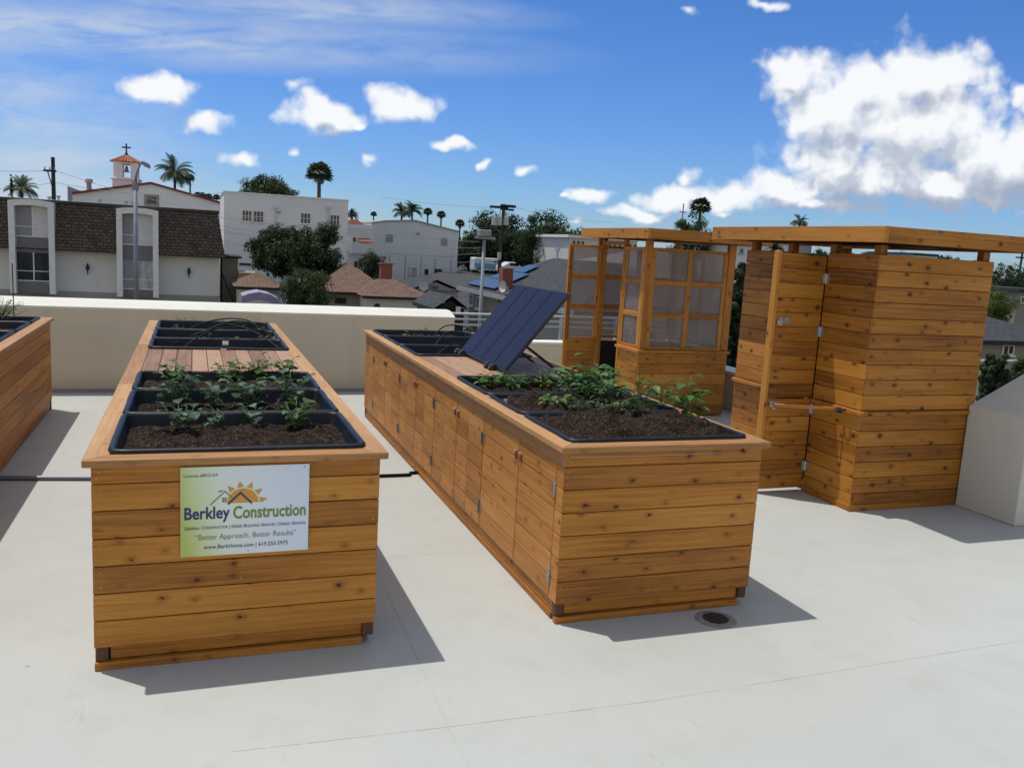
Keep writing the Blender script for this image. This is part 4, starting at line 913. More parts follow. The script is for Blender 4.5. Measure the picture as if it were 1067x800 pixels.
def bay(x0,x1,ytop,ybot,seed):
    a0=q(x0,250)[0]; a1=q(x1,250)[0]; z1=q((x0+x1)/2,ytop)[1]; z0=q((x0+x1)/2,ybot)[1]; w_=.34
    mb=MB(seed); mb.box(a0,a0+w_,-1.15,-.0,z0,z1-.45); mb.box(a1-w_,a1,-1.15,-.0,z0,z1-.45)
    # arched head
    n=12; top=[];low=[]
    for k in range(n+1):
        x=a0+(a1-a0)*k/n; f=1-(2*k/n-1)**2; top.append((x,z1-.12+.12*f)); 
        xi=a0+w_+(a1-a0-2*w_)*k/n; low.append((xi,z1-.44+.08*f))
    outline=[(a0,z1-.449)]+[(a0+w_,z1-.449)]+low[1:-1]+[(a1-w_,z1-.449),(a1,z1-.449)]+top[::-1]
    mb.vprism(outline[:1]+outline[1:],-1.15,0)
    f=mb.build('window_surround',M['trim'],ap)
    ia,ib=a0+w_,a1-w_; H=z1-.42
    zA=q((x0+x1)/2,ytop+38.5)[1]; zB=q((x0+x1)/2,ytop+54.5)[1]; zC=q((x0+x1)/2,ytop+84)[1]
    for zlo,zhi in ((zB,zA),(z0,zC)):
        mb=MB(seed); mb.box(ia,ib,-.62,-.58,zlo,zhi)
        for k in (1,2): x=ia+(ib-ia)*k/3; mb.box(x-.02,x+.02,-.635,-.62,zlo,zhi)
        mb.build('spandrel_panel',M['panelgrey'],ap)
    for (zlo,zhi,ml,mr) in ((zA,H+.3,'blind','curtain'),(zC,zB,'glass' if seed==1 else 'blind','glass' if seed==1 else 'glasslight')):
        fm=MB(); m_=(ia+ib)/2
        fm.box(ia,ib,-.66,-.60,zlo,zlo+.06); fm.box(m_-.035,m_+.035,-.66,-.60,zlo+.06,zhi); fm.box(ia,ib,-.655,-.605,zlo+.62,zlo+.665)
        fr=fm.build('window_frame',M['trim'],ap)
        pm=MB(); pm.box(ia,m_-.035,-.64,-.62,zlo+.06,zhi); pm.build('pane',M[ml],fr); pm=MB(); pm.box(m_+.035,ib,-.64,-.62,zlo+.06,zhi); pm.build('pane',M[mr],fr)
    mb=MB(); mb.box(ia,ib,-.58,-.56,z0,z1-.2); mb.build('bay_backing',M['dark'],ap)
bay(12.7,59.5,208.5,304.6,1); bay(122.8,165.7,217,308.4,2)
for (x,y) in ((91.6,279.8),(196.9,283.8)):
    a,z=q(x,y); mb=MB(); mb.tube([(a,-.15,z-.42),(a,-.15,z-.12),(a,-.15,z),(a,-.15,z+.14),(a,-.15,z+.36)],[.015,.05,.13,.11,.02],6); mb.box(a-.03,a+.03,-.14,0,z-.03,z+.03); mb.build('wall_lantern',M['black'],ap)
for (x,y,h) in ((54,212,.35),(44,206,.25),(99,211,.3),(128,213,.3),(135,214,.3)):
    a,z=q(x,y); mb=MB(); mb.tube([(a,3,zt),(a,3,zt+h),(a,3,zt+h+.01),(a,3,zt+h+.12)],[.07,.07,.13,.13],8); mb.build('roof_vent',M['steel'],ap)
# ---------------- church
ch,q=root('church','white church with low gable front and red tiled bell tower','church',158,250,85)
aL,zL=q(75.4,200.8); aP,zP=q(157.4,190.2); aR,zR=q(232.3,211.5)
mb=MB(); mb.vprism([(aL,0),(aR,0),(aR,zR-.15),(aP,zP-.15),(aL,zL-.15)],0,18); mb.build('wall',M['white'],ch)
mb=MB(); 
for (p,r_) in (((aL,zL),(aP,zP)),((aP,zP),(aR,zR))):
    mb.hexa([(p[0],-.25,p[1]-.16),(r_[0],-.25,r_[1]-.16),(r_[0],18,r_[1]-.16),(p[0],18,p[1]-.16),(p[0],-.25,p[1]+.05),(r_[0],-.25,r_[1]+.05),(r_[0],18,r_[1]+.05),(p[0],18,p[1]+.05)])
mb.build('roof',M['redtrim'],ch)
mb=MB(); a0,z0=q(69.6,193.5); a1,z1=q(86,200); mb.vprism([(a0,0),(a1,0),(a1,z1),(a0,z0)],.4,6); mb.build('side_parapet',M['greyst'],ch)
window(ch,q,150.5,165.7,203,214.8,-.01,'tan','glass',(1,1),False,.25)
a,z=q(91.5,190); mb=MB(); mb.tube([(a,1,zL-.3),(a,1,z),(a,1,z+.02),(a,1,z+.35)],[.22,.22,.38,.30],8); mb.build('chimney',M['greyst'],ch)
tx0=q(113.5,180)[0]; tx1=q(140.8,180)[0]; tw=tx1-tx0; zc=q(127,183)[1]; ztop=q(127.8,165)[1]; o0=q(123.6,175)[0]; o1=q(132.3,175)[0]; zo0=q(128,182)[1]; zo1=q(128,167.2)[1]
mb=MB(); mb.box(tx0-.1,tx1+.1,4.9,4.9+tw+.2,0,zc-.15)
for (x0,x1) in ((tx0,o0),(o1,tx1)):
    mb.box(x0,x1,5,5+.5,zc,ztop); mb.box(x0,x1,4.5+tw,5+tw,zc,ztop)
sd=(tw-(o1-o0))/2
mb.box(o0,o1,5.01,5.49,zo1,ztop-.001); mb.box(o0,o1,4.51+tw,4.99+tw,zo1,ztop-.001)
mb.box(o0,o1,5.01,5.49,zc,zo0); mb.box(o0,o1,4.51+tw,4.99+tw,zc,zo0)
mb.build('bell_tower',M['white'],ch)
mb=MB(); mb.box(tx0-.25,tx1+.25,4.75,5.25+tw,zc-.15,zc+.0); mb.build('tower_cornice',M['trim'],ch,.03)
mb=MB(); m_=(tx0+tx1)/2; zap=q(127.8,156.4)[1]; rr_=q(144,163)[0]-m_; cyy=5+tw/2; n=8
B8=[(m_+rr_*1.0*math.cos(2*math.pi*(k+.5)/n)*1.08,cyy+rr_*1.08*math.sin(2*math.pi*(k+.5)/n),ztop) for k in range(n)]
for k in range(n): mb.face([B8[k],B8[(k+1)%n],(m_,cyy,zap)],[(0,0),(1,0),(.5,1)])
mb.face(B8[::-1]); 
for k in range(0,n*4):
    a=2*math.pi*k/(n*4); R_=rr_*1.08*math.cos(math.pi/n)/math.cos(((a-math.pi/n*0)%(2*math.pi/n))-math.pi/n)
    mb.tube([(m_+R_*math.cos(a),cyy+R_*math.sin(a),ztop+.04),(m_+.1*math.cos(a),cyy+.1*math.sin(a),zap+.02)],[.10,.04],5)
mb.build('tower_roof',M['tile'],ch)
zx0=zap; zx1=q(128,143.5)[1]; zar=q(128,148)[1]; mb=MB(); mb.box(m_-.07,m_+.07,cyy-.07,cyy+.07,zx0-.2,zx1); mb.box(m_-.42,m_-.071,cyy-.06,cyy+.06,zar-.07,zar+.07); mb.box(m_+.071,m_+.42,cyy-.06,cyy+.06,zar-.07,zar+.07); mb.tube([(m_,cyy,zx0-.05),(m_,cyy,zx0+.25)],[.2,.1],8); mb.build('cross',M['black'],ch)
mb=MB(); mb.tube([(m_,cyy,zo1-.1),(m_,cyy,zo1-.25),(m_,cyy,zo1-.6),(m_,cyy,zo1-.75)],[.05,.14,.2,.3],10); mb.build('bell',M['greytrim'],ch)
# ---------------- white block building
wb,q=root('white_building','plain white two storey block with flat parapet behind the dark round tree','building',235,280,75)
_,a0,a1,zt=wallbox('wall',M['white'],wb,q,233.5,363,200.5,209.5,0,12)
mb=MB(); mb.box(a0-.06,a1+.06,-.06,12.05,zt+.002,zt+.12); mb.build('parapet_cap',M['trim'],wb)
for (x0,x1,y0,y1) in ((252,262.6,219,231.3),(263.8,274.8,219.8,232),(313,323.7,221.8,233.4),(343.5,354,223.8,235.2)): window(wb,q,x0,x1,y0,y1,-.01,'trim','glass',(3,2),True,.06)
for (x0,x1,y0,y1) in ((269.5,276,244,248.8),(249,262,274,277)): window(wb,q,x0,x1,y0,y1,-.01,'greytrim','glass',(1,1),False,.05)
for x in (287,341.5):
    a,z=q(x,220); mb=MB(); mb.tube([(a,-.09,0),(a,-.09,z+.2)],.06,6); mb.box(a-.14,a+.14,-.2,-.001,z+.2,z+.5); mb.build('downpipe',M['white2'],wb)
mb=MB(); z=q(300,246)[1]; mb.box(a0,a1,-.03,-.001,z-.03,z+.03); mb.build('string_course',M['trim'],wb)
for (x,y) in ((291,221),(291,233)):
    a,z=q(x,y); mb=MB(); mb.box(a-.22,a+.1,-.12,0,z-.07,z+.05); mb.build('wall_vent',M['greyst'],wb)
# connecting wing with red awning
cw_,q=root('white_annex','small white annex with balcony and red awning between the white buildings','building',376,270,92)
_,a0,a1,zt=wallbox('wall',M['white'],cw_,q,361,389,233,235,0,7)
window(cw_,q,367,371.5,246.5,253,-.01,'trim','glass',(1,1),False,.07); window(cw_,q,374,384.5,249,259.5,-.01,'trim','glasslight',(3,1),False,.08); window(cw_,q,368,378,271,280,-.01,'trim','glass',(2,1),False,.08)
b0,z0=q(373,249); b1,_=q(386,249); mb=MB(); mb.hexa([(b0,-1.1,z0-.35),(b1,-1.1,z0-.35),(b1,0,z0-.1),(b0,0,z0-.1),(b0,-1.1,z0-.25),(b1,-1.1,z0-.25),(b1,0,z0+.1),(b0,0,z0+.1)]); mb.build('awning',M['brick'],cw_)
b0,z0=q(364,262); b1,_=q(386,262); mb=MB(); mb.box(b0,b1,-1.3,0,z0-.15,z0); mb.box(b0,b1,-1.3,-1.25,z0,z0+.9); mb.build('balcony',M['white2'],cw_)
mb=MB(); z1=q(372,238)[1]
for k in range(9): x=q(363+3*k,240)[0]; mb.box(x-.02,x+.02,-.06,-.03,z1-.9,z1)
mb.box(a0,a1,-.07,-.02,z1,z1+.05); mb.build('balustrade',M['trim'],cw_)
rs=MB(); zz=q(370,231)[1]; rs.vprism([(a0+.2,zt),(a1-.5,zt),(a1-1.4,zt+.55),(a0+.8,zt+.5)],2,6); rs.build('tiled_roof',M['tile'],cw_)
# ---------------- second white building with low gable
w2,q=root('white_hall','wide pale hall with a very low gable and blank wall at the centre left','building',432,280,100)
aL,zL=q(387,233.2); aP,zP=q(432.6,230.8); aR,zR=q(477.8,242.2); aM,zM=q(402,231.2)
mb=MB(); mb.vprism([(aL,0),(aR,0),(aR,zR),(aP,zP),(aM,zM),(aL,zL)],0,16); mb.build('wall',M['white2'],w2)
mb=MB()
for p,r_ in (((aL,zL),(aM,zM)),((aM,zM),(aP,zP)),((aP,zP),(aR,zR))): mb.hexa([(p[0],-.15,p[1]+.002),(r_[0],-.15,r_[1]+.002),(r_[0],16,r_[1]+.002),(p[0],16,p[1]+.002),(p[0],-.15,p[1]+.18),(r_[0],-.15,r_[1]+.18),(r_[0],16,r_[1]+.18),(p[0],16,p[1]+.18)])
mb.build('roof',M['greyst'],w2)
for (x0,x1,y0,y1,g_) in ((402,409.3,244.3,252.3,'blind'),(459.5,466,248.3,256,'blind'),(442,446.5,280,286.5,'glass'),(452,460.5,280,287,'glass'),(425,434,279,288,'glasslight')): window(w2,q,x0,x1,y0,y1,-.01,'greytrim','%s'%g_,(2 if x1-x0>8 else 1,1),False,.06)
a,z=q(435.5,243.5); mb=MB(); mb.tube([(a,-.3,z),(a,0,z)],.15,8); mb.build('wall_light',M['greytrim'],w2)
# sports fence in front of the hall
sf,q=root('wire_fence','tall wire fence with dark posts in front of the pale hall','fence',440,285,94)
for x in (406,422.5,439,453.5,470):
    a,z=q(x,266+.07*(x-406)); mb=MB(); mb.tube([(a,0,0),(a,0,z)],.045,6); mb.build('fence_post',M['panelgrey'],sf)
a0,z0=q(400,264); a1,z1=q(472,268.5); mb=MB(); mb.tube([(a0,0,z0),(a1,0,z0)],.03,6)
for k in range(1,4): mb.tube([(a0,.02,z0-k*1.1),(a1,.02,z0-k*1.1)],.012,4)
mb.build('fence_wire',M['panelgrey'],sf)
# ---------------- generic hip house
def hiphouse(name,label,x0,x1,yeave,D,depth,rise,mat,wall,ov=.5,ridge=None,gable=False,trim=None,rz=0.0):
    t,q=root(name,label,'house',(x0+x1)/2 if rz==0 else x0,yeave,D,None,rz)
    a0=q(x0,yeave)[0]; a1=q(x1,yeave)[0]; z=(q((x0+x1)/2 if rz==0 else x0,yeave)[1])
    mb=MB(); mb.box(a0+ov,a1-ov,ov,depth-ov,0,z-.05); mb.build('wall',M[wall],t)
    h=depth/2; w_=a1-a0; i_=min(h,w_/2-.01) if not gable else 0
    mb=MB(); A=(a0,0,z);B=(a1,0,z);C=(a1,depth,z);Dd=(a0,depth,z)
    if gable:   # ridge runs away from the viewer
        P=((a0+a1)/2,0,z+rise); Q=((a0+a1)/2,depth,z+rise); roofquad(mb,[B,C,Q,P]); roofquad(mb,[Dd,A,P,Q])
        gm=MB(); gm.vprism([(a0+ov,z-.05),(a1-ov,z-.05),((a0+a1)/2,z+rise*(1-2*ov/w_)-.06)],ov,ov+.2); gm.build('gable_wall',M[wall],t)
    else:
        P=(a0+i_,h,z+rise); Q=(a1-i_,h,z+rise); roofquad(mb,[A,B,Q,P]); roofquad(mb,[B,C,Q]); roofquad(mb,[C,Dd,P,Q]); roofquad(mb,[Dd,A,P])
    # soffit
    mb.face([(a0,0,z-.03),(a0,depth,z-.03),(a1,depth,z-.03),(a1,0,z-.03)])
    mb.build('roof',M[mat],t)
    mb=MB(); mb.box(a0-.03,a1+.03,-.05,-.002,z-.17,z+.02) if not gable else mb.box(a0-.03,a0+.0,-.05,depth,z-.17,z+.02); mb.build('eave_board',M[trim or 'dark'],t)
    return t,q,z
# brown roofed bungalow: main block and front wing
t,q,z=hiphouse('brown_roofed_house','bungalow with brown hip roof and brick chimney above the parapet',333,412,305,57,9.5,1.85,'brownroof','tan',.6,trim='dark')
a,z_=q(410,287); zc=q(410,277.2)[1]; mb=MB(); mb.box(a-.38,a+.38,2.2,2.9,0,zc); mb.box(a-.43,a+.43,2.15,2.95,zc+.002,zc+.12); mb.build('chimney',M['brick'],t)
window(t,q,350,362,311,317,.58,'dark','glass',(2,1),False,.06)
# wing as part of the same house
a0=q(371,306)[0];a1=q(444.5,310)[0]; z1=q(408,307)[1]-.0; D0=-2.4
mb=MB(); mb.box(a0+.35,a1-.35,D0+.35,3.0,0,z1-.04); mb.build('wing_wall',M['cream'],t)
mb=MB(); h=2.6; rz=1.0; A=(a0,D0,z1);B=(a1,D0,z1);C=(a1,D0+5.2,z1);E_=(a0,D0+5.2,z1);P=(a0+1.4,D0+h,z1+rz);Q=(a1-2.2,D0+h,z1+rz)
roofquad(mb,[A,B,Q,P]); roofquad(mb,[B,C,Q]); roofquad(mb,[C,E_,P,Q]); roofquad(mb,[E_,A,P]); mb.face([(a0,D0,z1-.03),(a0,D0+5.2,z1-.03),(a1,D0+5.2,z1-.03),(a1,D0,z1-.03)]); mb.build('wing_roof',M['brownroof'],t)
mb=MB(); mb.box(a0-.03,a1+.03,D0-.05,D0-.003,z1-.15,z1+.02); mb.build('eave_board',M['dark'],t)
window(t,q,430,439.5,315.5,321.5,D0+.34,'trim','blind',(1,1),False,.06)
a,zz=q(386.5,317.5); mb=MB(); pts=[(a+.20*math.cos(math.pi*k/8),zz+.05+.20*math.sin(math.pi*k/8)) for k in range(9)]; mb.vprism([(a-.20,zz-.35),(a+.20,zz-.35)]+pts,D0+.32,D0+.345); mb.build('arched_vent',M['dark'],t)
# brown garage and canopy
t,q,z=hiphouse('brown_garage','small brown roofed garage left of the bungalow',244,297,299.5,56,6,.85,'brownroof','cream',.35)
window(t,q,256,292,304,312,.34,'panelgrey','blind',(2,1),False,.08,'garage_door')
cn,q=root('canopy_tent','low lilac fabric canopy in front of the brown garage','canopy',272,314,49)
P=[q(252.5,308.5),q(259,306),q(270,304.2),q(281,306.5),q(291,311.5)]
mb=MB(); 
for (x0,z0),(x1,z1) in zip(P,P[1:]):
    mb.hexa([(x0,0,z0-.03),(x1,0,z1-.03),(x1,2.4,z1-.03),(x0,2.4,z0-.03),(x0,0,z0),(x1,0,z1),(x1,2.4,z1),(x0,2.4,z0)])
    mb.hexa([(x0,-.03,z0-.45),(x1,-.03,z1-.45),(x1,0,z1-.45),(x0,0,z0-.45),(x0,-.03,z0),(x1,-.03,z1),(x1,0,z1),(x0,0,z0)])
mb.build('fabric_top',M['cloth'],cn)
for x,y in ((P[0][0]+.1,.1),(P[-1][0]-.1,.1),(P[0][0]+.1,2.2),(P[-1][0]-.1,2.2)):
    mb=MB(); mb.tube([(x,y,0),(x,y,P[0][1]-.1)],.03,6); mb.build('canopy_leg',M['greytrim'],cn)
# tan service block between apartment and garage
sb_,q=root('service_building','low tan outbuilding squeezed between apartment block and garage','building',240,290,62)
_,a0,a1,zt=wallbox('wall',M['tan'],sb_,q,231.5,248,268,270,0,5); mb=MB(); mb.box(a0-.1,a1+.25,-.2,5.1,zt+.002,zt+.14); mb.build('roof',M['dark'],sb_)
mb=MB(); b0,z0=q(231,283); b1,z1=q(243,312); mb.hexa([(b0,-2,z0-.3),(b1,-2,z1-.3),(b1,-1,z1-.3),(b0,-1,z0-.3),(b0,-2,z0),(b1,-2,z1),(b1,-1,z1),(b0,-1,z0)]); mb.build('stair_flight',M['dark'],sb_)
for (x0,x1,y0,y1) in ((246,260,277,280),): 
    b0,z0=q(248,283); b1,_=q(266,283); mb=MB(); mb.box(b0,b1,-1.5,2,0,z0); mb.build('lean_to',M['tan'],sb_)
# grey gable houses
t,q,z=hiphouse('grey_gable_house','grey stucco house with low gable and attic vent right of the chimney',427,483,302.5,60,5.5,.72,'greyroof','greyst',.3,gable=True)
window(t,q,450,458,297.5,302,.29,'greytrim','glass',(4,1),False,.04,'attic_vent')
a,zz=q(438.5,299); mb=MB(); mb.tube([(a,-.6,zz-.5),(a,-.6,zz)],.03,6); n=12
for k in range(n):
    b_=2*math.pi*k/n; c_=2*math.pi*(k+1)/n; mb.face([(a,-.6,zz+.05),(a+.35*math.cos(b_),-.75+.1*math.cos(b_),zz+.1+.33*math.sin(b_)),(a+.35*math.cos(c_),-.75+.1*math.cos(c_),zz+.1+.33*math.sin(c_))])
mb.build('satellite_dish',M['dish'],t)
t,q,z=hiphouse('dark_gable_shed','small dark gabled garden shed just above the railing',452,489,322,41,4.2,.62,'greyroof','dark',.2,gable=True)
a,zz=q(477.5,322.5); mb=MB(); mb.box(a-.12,a+.12,-.02,0,zz-.14,zz+.14); mb.build('wall_plate',M['trim'],t)
# house with roof solar
t,q,z=hiphouse('solar_roofed_house','dark hip roofed house with blue solar arrays and brick chimney',477,600,298.5,45,7.4,1.75,'greyroof','tan',.5,trim='greytrim',rz=-math.pi/2)
z=z
a0=0.0; 
# arrays on the front slope along the hip: slope frame
hs=3.7; rise=1.75; sl2=Vector((0,hs,rise)).normalized(); nn2=Vector((0,-rise,hs)).normalized()
def slopept(x,s,h): p=Vector((a0+x,0,z))+sl2*s+nn2*h; return p
for k,(x0,x1,s0,s1) in enumerate(((.9,5.2,.30,1.15),(1.7,5.4,1.2,2.05),(2.6,4.6,2.1,2.95))):
    mb=MB(); mb.hexa([slopept(x0,s0,.08),slopept(x1,s0,.08),slopept(x1,s1,.08),slopept(x0+.7,s1,.08),slopept(x0,s0,.12),slopept(x1,s0,.12),slopept(x1,s1,.12),slopept(x0+.7,s1,.12)]); mb.build('solar_array',M['roofsolar'],t)
p=slopept(5.9,.5,0); mb=MB(); mb.box(p.x-.26,p.x+.26,p.y-.2,p.y+.3,p.z-.6,p.z+1.0); mb.build('chimney',M['brick'],t)
p=slopept(7.0,.25,0); mb=MB(); n=12; zz=p.z+.32; mb.tube([(p.x,p.y,p.z-.1),(p.x,p.y,zz)],.03,6)
for k in range(n):
    b_=2*math.pi*k/n; c_=2*math.pi*(k+1)/n; mb.face([(p.x,p.y-.1,zz),(p.x+.27*math.cos(b_),p.y-.25+.08*math.cos(b_),zz+.27*math.sin(b_)),(p.x+.27*math.cos(c_),p.y-.25+.08*math.cos(c_),zz+.27*math.sin(c_))])
mb.build('satellite_dish',M['dish'],t)
mb=MB(); mb.tube([(4.4,3.6,z+1.5),(4.4,3.6,z+2.1),(4.4,3.6,z+2.11),(4.4,3.6,z+2.3)],[.06,.06,.14,.10],8); mb.build('roof_vent',M['steel'],t)
window(t,q,479,483.5,306,318,.54,'trim','glasslight',(1,2),True,.06); window(t,q,486,493,309,322,.54,'trim','glass',(2,1),True,.07)
# paler roof beyond it and the cream building with a row of windows
t,q,z=hiphouse('grey_roofed_hall','long hall with pale grey roof behind the solar roofed house',546,640,280,74,15,2.3,'lightroof','greyst',.5,rz=-math.pi/2)
rb,q=root('cream_building','cream building with a row of small dark windows behind the greenhouse','building',630,262,92)
_,a0,a1,zt=wallbox('wall',M['cream'],rb,q,593.5,664,247.5,252,0,10)
mb=MB(); mb.box(a0-.3,a1,-.3,10,zt+.002,zt+.28); mb.build('roof',M['white'],rb)
for k,x in enumerate([596,600.6,605.2]+[628+5.3*i for i in range(7)]): window(rb,q,x,x+3.6,250.5+.06*(x-596),255.5+.06*(x-596),-.01,'trim','glass',(1,1),False,.03)
fb,q=root('far_white_house','small pale far house visible between greenhouse and shed roofs','house',775,262,60)
_,a0,a1,zt=wallbox('wall',M['white2'],fb,q,764,784,255.5,257,0,6); window(fb,q,770.5,774.5,259,264,-.01,'greytrim','glass',(1,1),True,.06); mb=MB(); mb.box(a0-.2,a1+.2,-.2,6.2,zt+.002,zt+.2); mb.build('roof',M['greyst'],fb)
for i,(x0,x1,yt,D,mt_,lb) in enumerate([(800,822,253.5,120,'white2','tiny pale far building seen under the shed roof, left one'),(826,846,255,130,'greyst','tiny grey far building seen under the shed roof, right one'),(952,975,266,120,'white2','tiny pale building seen through the right gap under the shed roof')]):
    b_,q=root('far_building',lb,'building',(x0+x1)/2,yt+8,D); _,a0,a1,zt=wallbox('wall',M[mt_],b_,q,x0,x1,yt,yt+.05*(x1-x0),0,8); mb=MB(); mb.box(a0-.3,a1+.3,-.3,8.3,zt+.002,zt+.3); mb.build('roof',M['greyroof'],b_)
# right edge: grey roof house, walls and pale shed
t,q,z=hiphouse('grey_roofed_bungalow','bungalow with flat looking dark grey roof at the right edge',1008,1135,356,38,7,1.0,'greyroof','tan',.4)
window(t,q,1052,1064,360,371,.39,'trim','glass',(2,1),True,.06)
gw,q=root('garden_wall','pale low garden wall in front of the right edge bungalow','wall',1050,385,30)
_,a0,a1,zt=wallbox('wall_body',M['tan'],gw,q,1024,1110,375,381,0,.25); mb=MB(); mb.box(a0-.03,a1+.03,-.04,.29,zt+.002,zt+.07); mb.build('coping',M['greyst'],gw)
hb,q=root('pale_house','pale two storey house among trees at the right edge','house',1075,320,60)
_,a0,a1,zt=wallbox('wall',M['tan'],hb,q,1061,1110,304,307,0,6); mb=MB(); mb.box(a0-.3,a1,-.3,6.3,zt+.002,zt+.25); mb.build('roof',M['greyroof'],hb); window(hb,q,1063,1070,309,316,-.01,'trim','glass',(2,1),False,.06)
# ---------------- trees
def crownmesh(mb,r,cx,cz,rx,rz,ncl,nl,ls,shape='round'):
    """clumps of small leaf faces spread through the crown"""
    for c in range(ncl):
        for _ in range(30):
            p=Vector((r.uniform(-1,1),r.uniform(-1,1),r.uniform(-1,1)))
            if .25<p.length<1.0: break
        if shape=='cone': k=1-(p.z+1)/2*.85; p.x*=k; p.y*=k
        C=Vector((cx+p.x*rx*.90,p.y*rx*.90,cz+p.z*rz*.90)); cr=min(rx,rz*1.3)*r.uniform(.16,.30); tb=r.random()
        for _ in range(nl):
            d=Vector((r.gauss(0,1),r.gauss(0,1),r.gauss(0,.75))); d.normalize(); d*=cr*r.uniform(.55,1.05)
            q=C+d; n=(d.normalized()+Vector((r.uniform(-.7,.7),r.uniform(-.7,.7),r.uniform(-.2,.9)))).normalized()
            s=n.orthogonal().normalized(); s=Matrix.Rotation(r.uniform(0,6.28),3,n)@s; t_=n.cross(s); z=ls*r.uniform(.6,1.3)
            mb.face([q-s*z*.5,q-t_*z*.3,q+s*z*.5,q+t_*z*.3],tone=min(1,max(0,tb*.6+r.random()*.4)))
def crowncore(mb,r,cz,rx,rz,ls,n):
    for _ in range(n):
        p=Vector((r.gauss(0,1),r.gauss(0,1),r.gauss(0,1))).normalized()*r.uniform(.2,.80); q=Vector((p.x*rx,p.y*rx,cz+p.z*rz))
        n_=Vector((r.gauss(0,1),r.gauss(0,1),r.gauss(0,1))).normalized(); s=n_.orthogonal().normalized(); t_=n_.cross(s); z=ls*r.uniform(1.2,2.2)
        mb.face([q-s*z*.5,q-t_*z*.4,q+s*z*.5,q+t_*z*.4],tone=r.random()*.6)
def tree(label,px,yt,yb,wpx,D,mat,group=None,seed=0,cat='tree',name='tree',ncl=46,nl=70,lsk=1.0,shape='round'):
    r=random.Random(seed); a,zt=L(px,yt,D); _,zb=L(px,yb,D); rx=wpx/2*D/F; zt-=GZ; zb-=GZ; rz=(zt-zb)/2; cz=(zt+zb)/2
    t=thing(name,label,cat,W(a,D,GZ),r.uniform(0,6),group); fm=MB(seed); crownmesh(fm,r,0,cz,rx,rz,int(ncl*1.9),int(nl*1.5),max(.09,rx*.066)*lsk,shape); crowncore(fm,r,cz,rx if shape!='cone' else rx*.4,rz,max(.09,rx*.08),900 if shape!='cone' else 100)
    tm=MB(seed); tr_=max(.06,rx*.08); tm.tube([(0,0,-.1),(rx*.03,0,cz-rz*.8),(0,.02,cz)],[tr_*1.4,tr_,tr_*.5],8)
    for k in range(7):
        az=k*.9+r.random(); e=(math.cos(az)*rx*.7,math.sin(az)*rx*.7,cz+rz*r.uniform(-.5,.6)); b=(0,0,cz-rz*r.uniform(.4,.9)); m_=((e[0])*.45,e[1]*.45,(b[2]+e[2])/2+.05*rz); tm.tube([b,m_,e],[tr_*.5,tr_*.3,tr_*.1],5)
    tm.build('trunk',M['bark'],t,smooth=True); fm.build('crown',M[mat],t); return t
def fanpalm(label,px,yt,yb,wpx,D,group=None,seed=0,skirt=.35):
    """yt..yb: top and bottom of the leaf head"""
    r=random.Random(seed); a,zt=L(px,yt,D); _,zb=L(px,yb,D); R_=wpx/2*D/F; zt-=GZ; zb-=GZ
    H=zt-zb; cz=zt-R_*.95
    t=thing('fan_palm',label,'palm tree',W(a,D,GZ),0,group)
    tm=MB(seed); tm.tube([(0,0,-.1),(.05,0,cz*.5),(0,0,cz)],[.28*R_/1.6+.05,.2*R_/1.6+.04,.16*R_/1.6+.04],8); tm.build('trunk',M['bark'],t,smooth=True)
    fm=MB(seed)
    for i in range(46):
        az=i*2.399; el=math.asin(max(-1,min(1,-.42+1.38*(i+.5)/46))); d=Vector((math.cos(az)*math.cos(el),math.sin(az)*math.cos(el),math.sin(el)))
        c=Vector((0,0,cz))+d*R_*.52; s=d.cross(Vector((0,0,1))).normalized(); u=s.cross(d)
        fl=R_*r.uniform(.50,.66); tone=r.random()
        fm.face([Vector((0,0,cz))-s*.02,Vector((0,0,cz))+s*.02,c+s*.02,c-s*.02],tone=tone)
        for k in range(9):
            w_=R((k-4)*19); dd=(d*math.cos(w_)+s*math.sin(w_)); e=c+dd*fl-Vector((0,0,fl*.22*abs(math.sin(w_))+fl*.18)); q=c+dd*fl*.5; sd=dd.cross(u).normalized()*fl*.15
            fm.face([c,q-sd,e,q+sd],tone=tone)
    fm.build('crown',M['palm'],t)
    if skirt:
        sm=MB(seed)
        for i in range(40):
            az=i*2.399; r0=R_*r.uniform(.25,.5)*(1-.4*0); z0=cz-r.uniform(0,.35)*R_; z1=z0-R_*r.uniform(.5,.9)*skirt*2
            d=Vector((math.cos(az),math.sin(az),0)); s=Vector((-d.y,d.x,0)); w_=R_*.10
            sm.face([d*.08+Vector((0,0,z0)),d*r0+s*w_+Vector((0,0,(z0+z1)/2)),d*r0*.75+Vector((0,0,z1)),d*r0-s*w_+Vector((0,0,(z0+z1)/2))],tone=r.random())
        sm.build('dead_frond_skirt',M['deadfrond'],t)
    return t
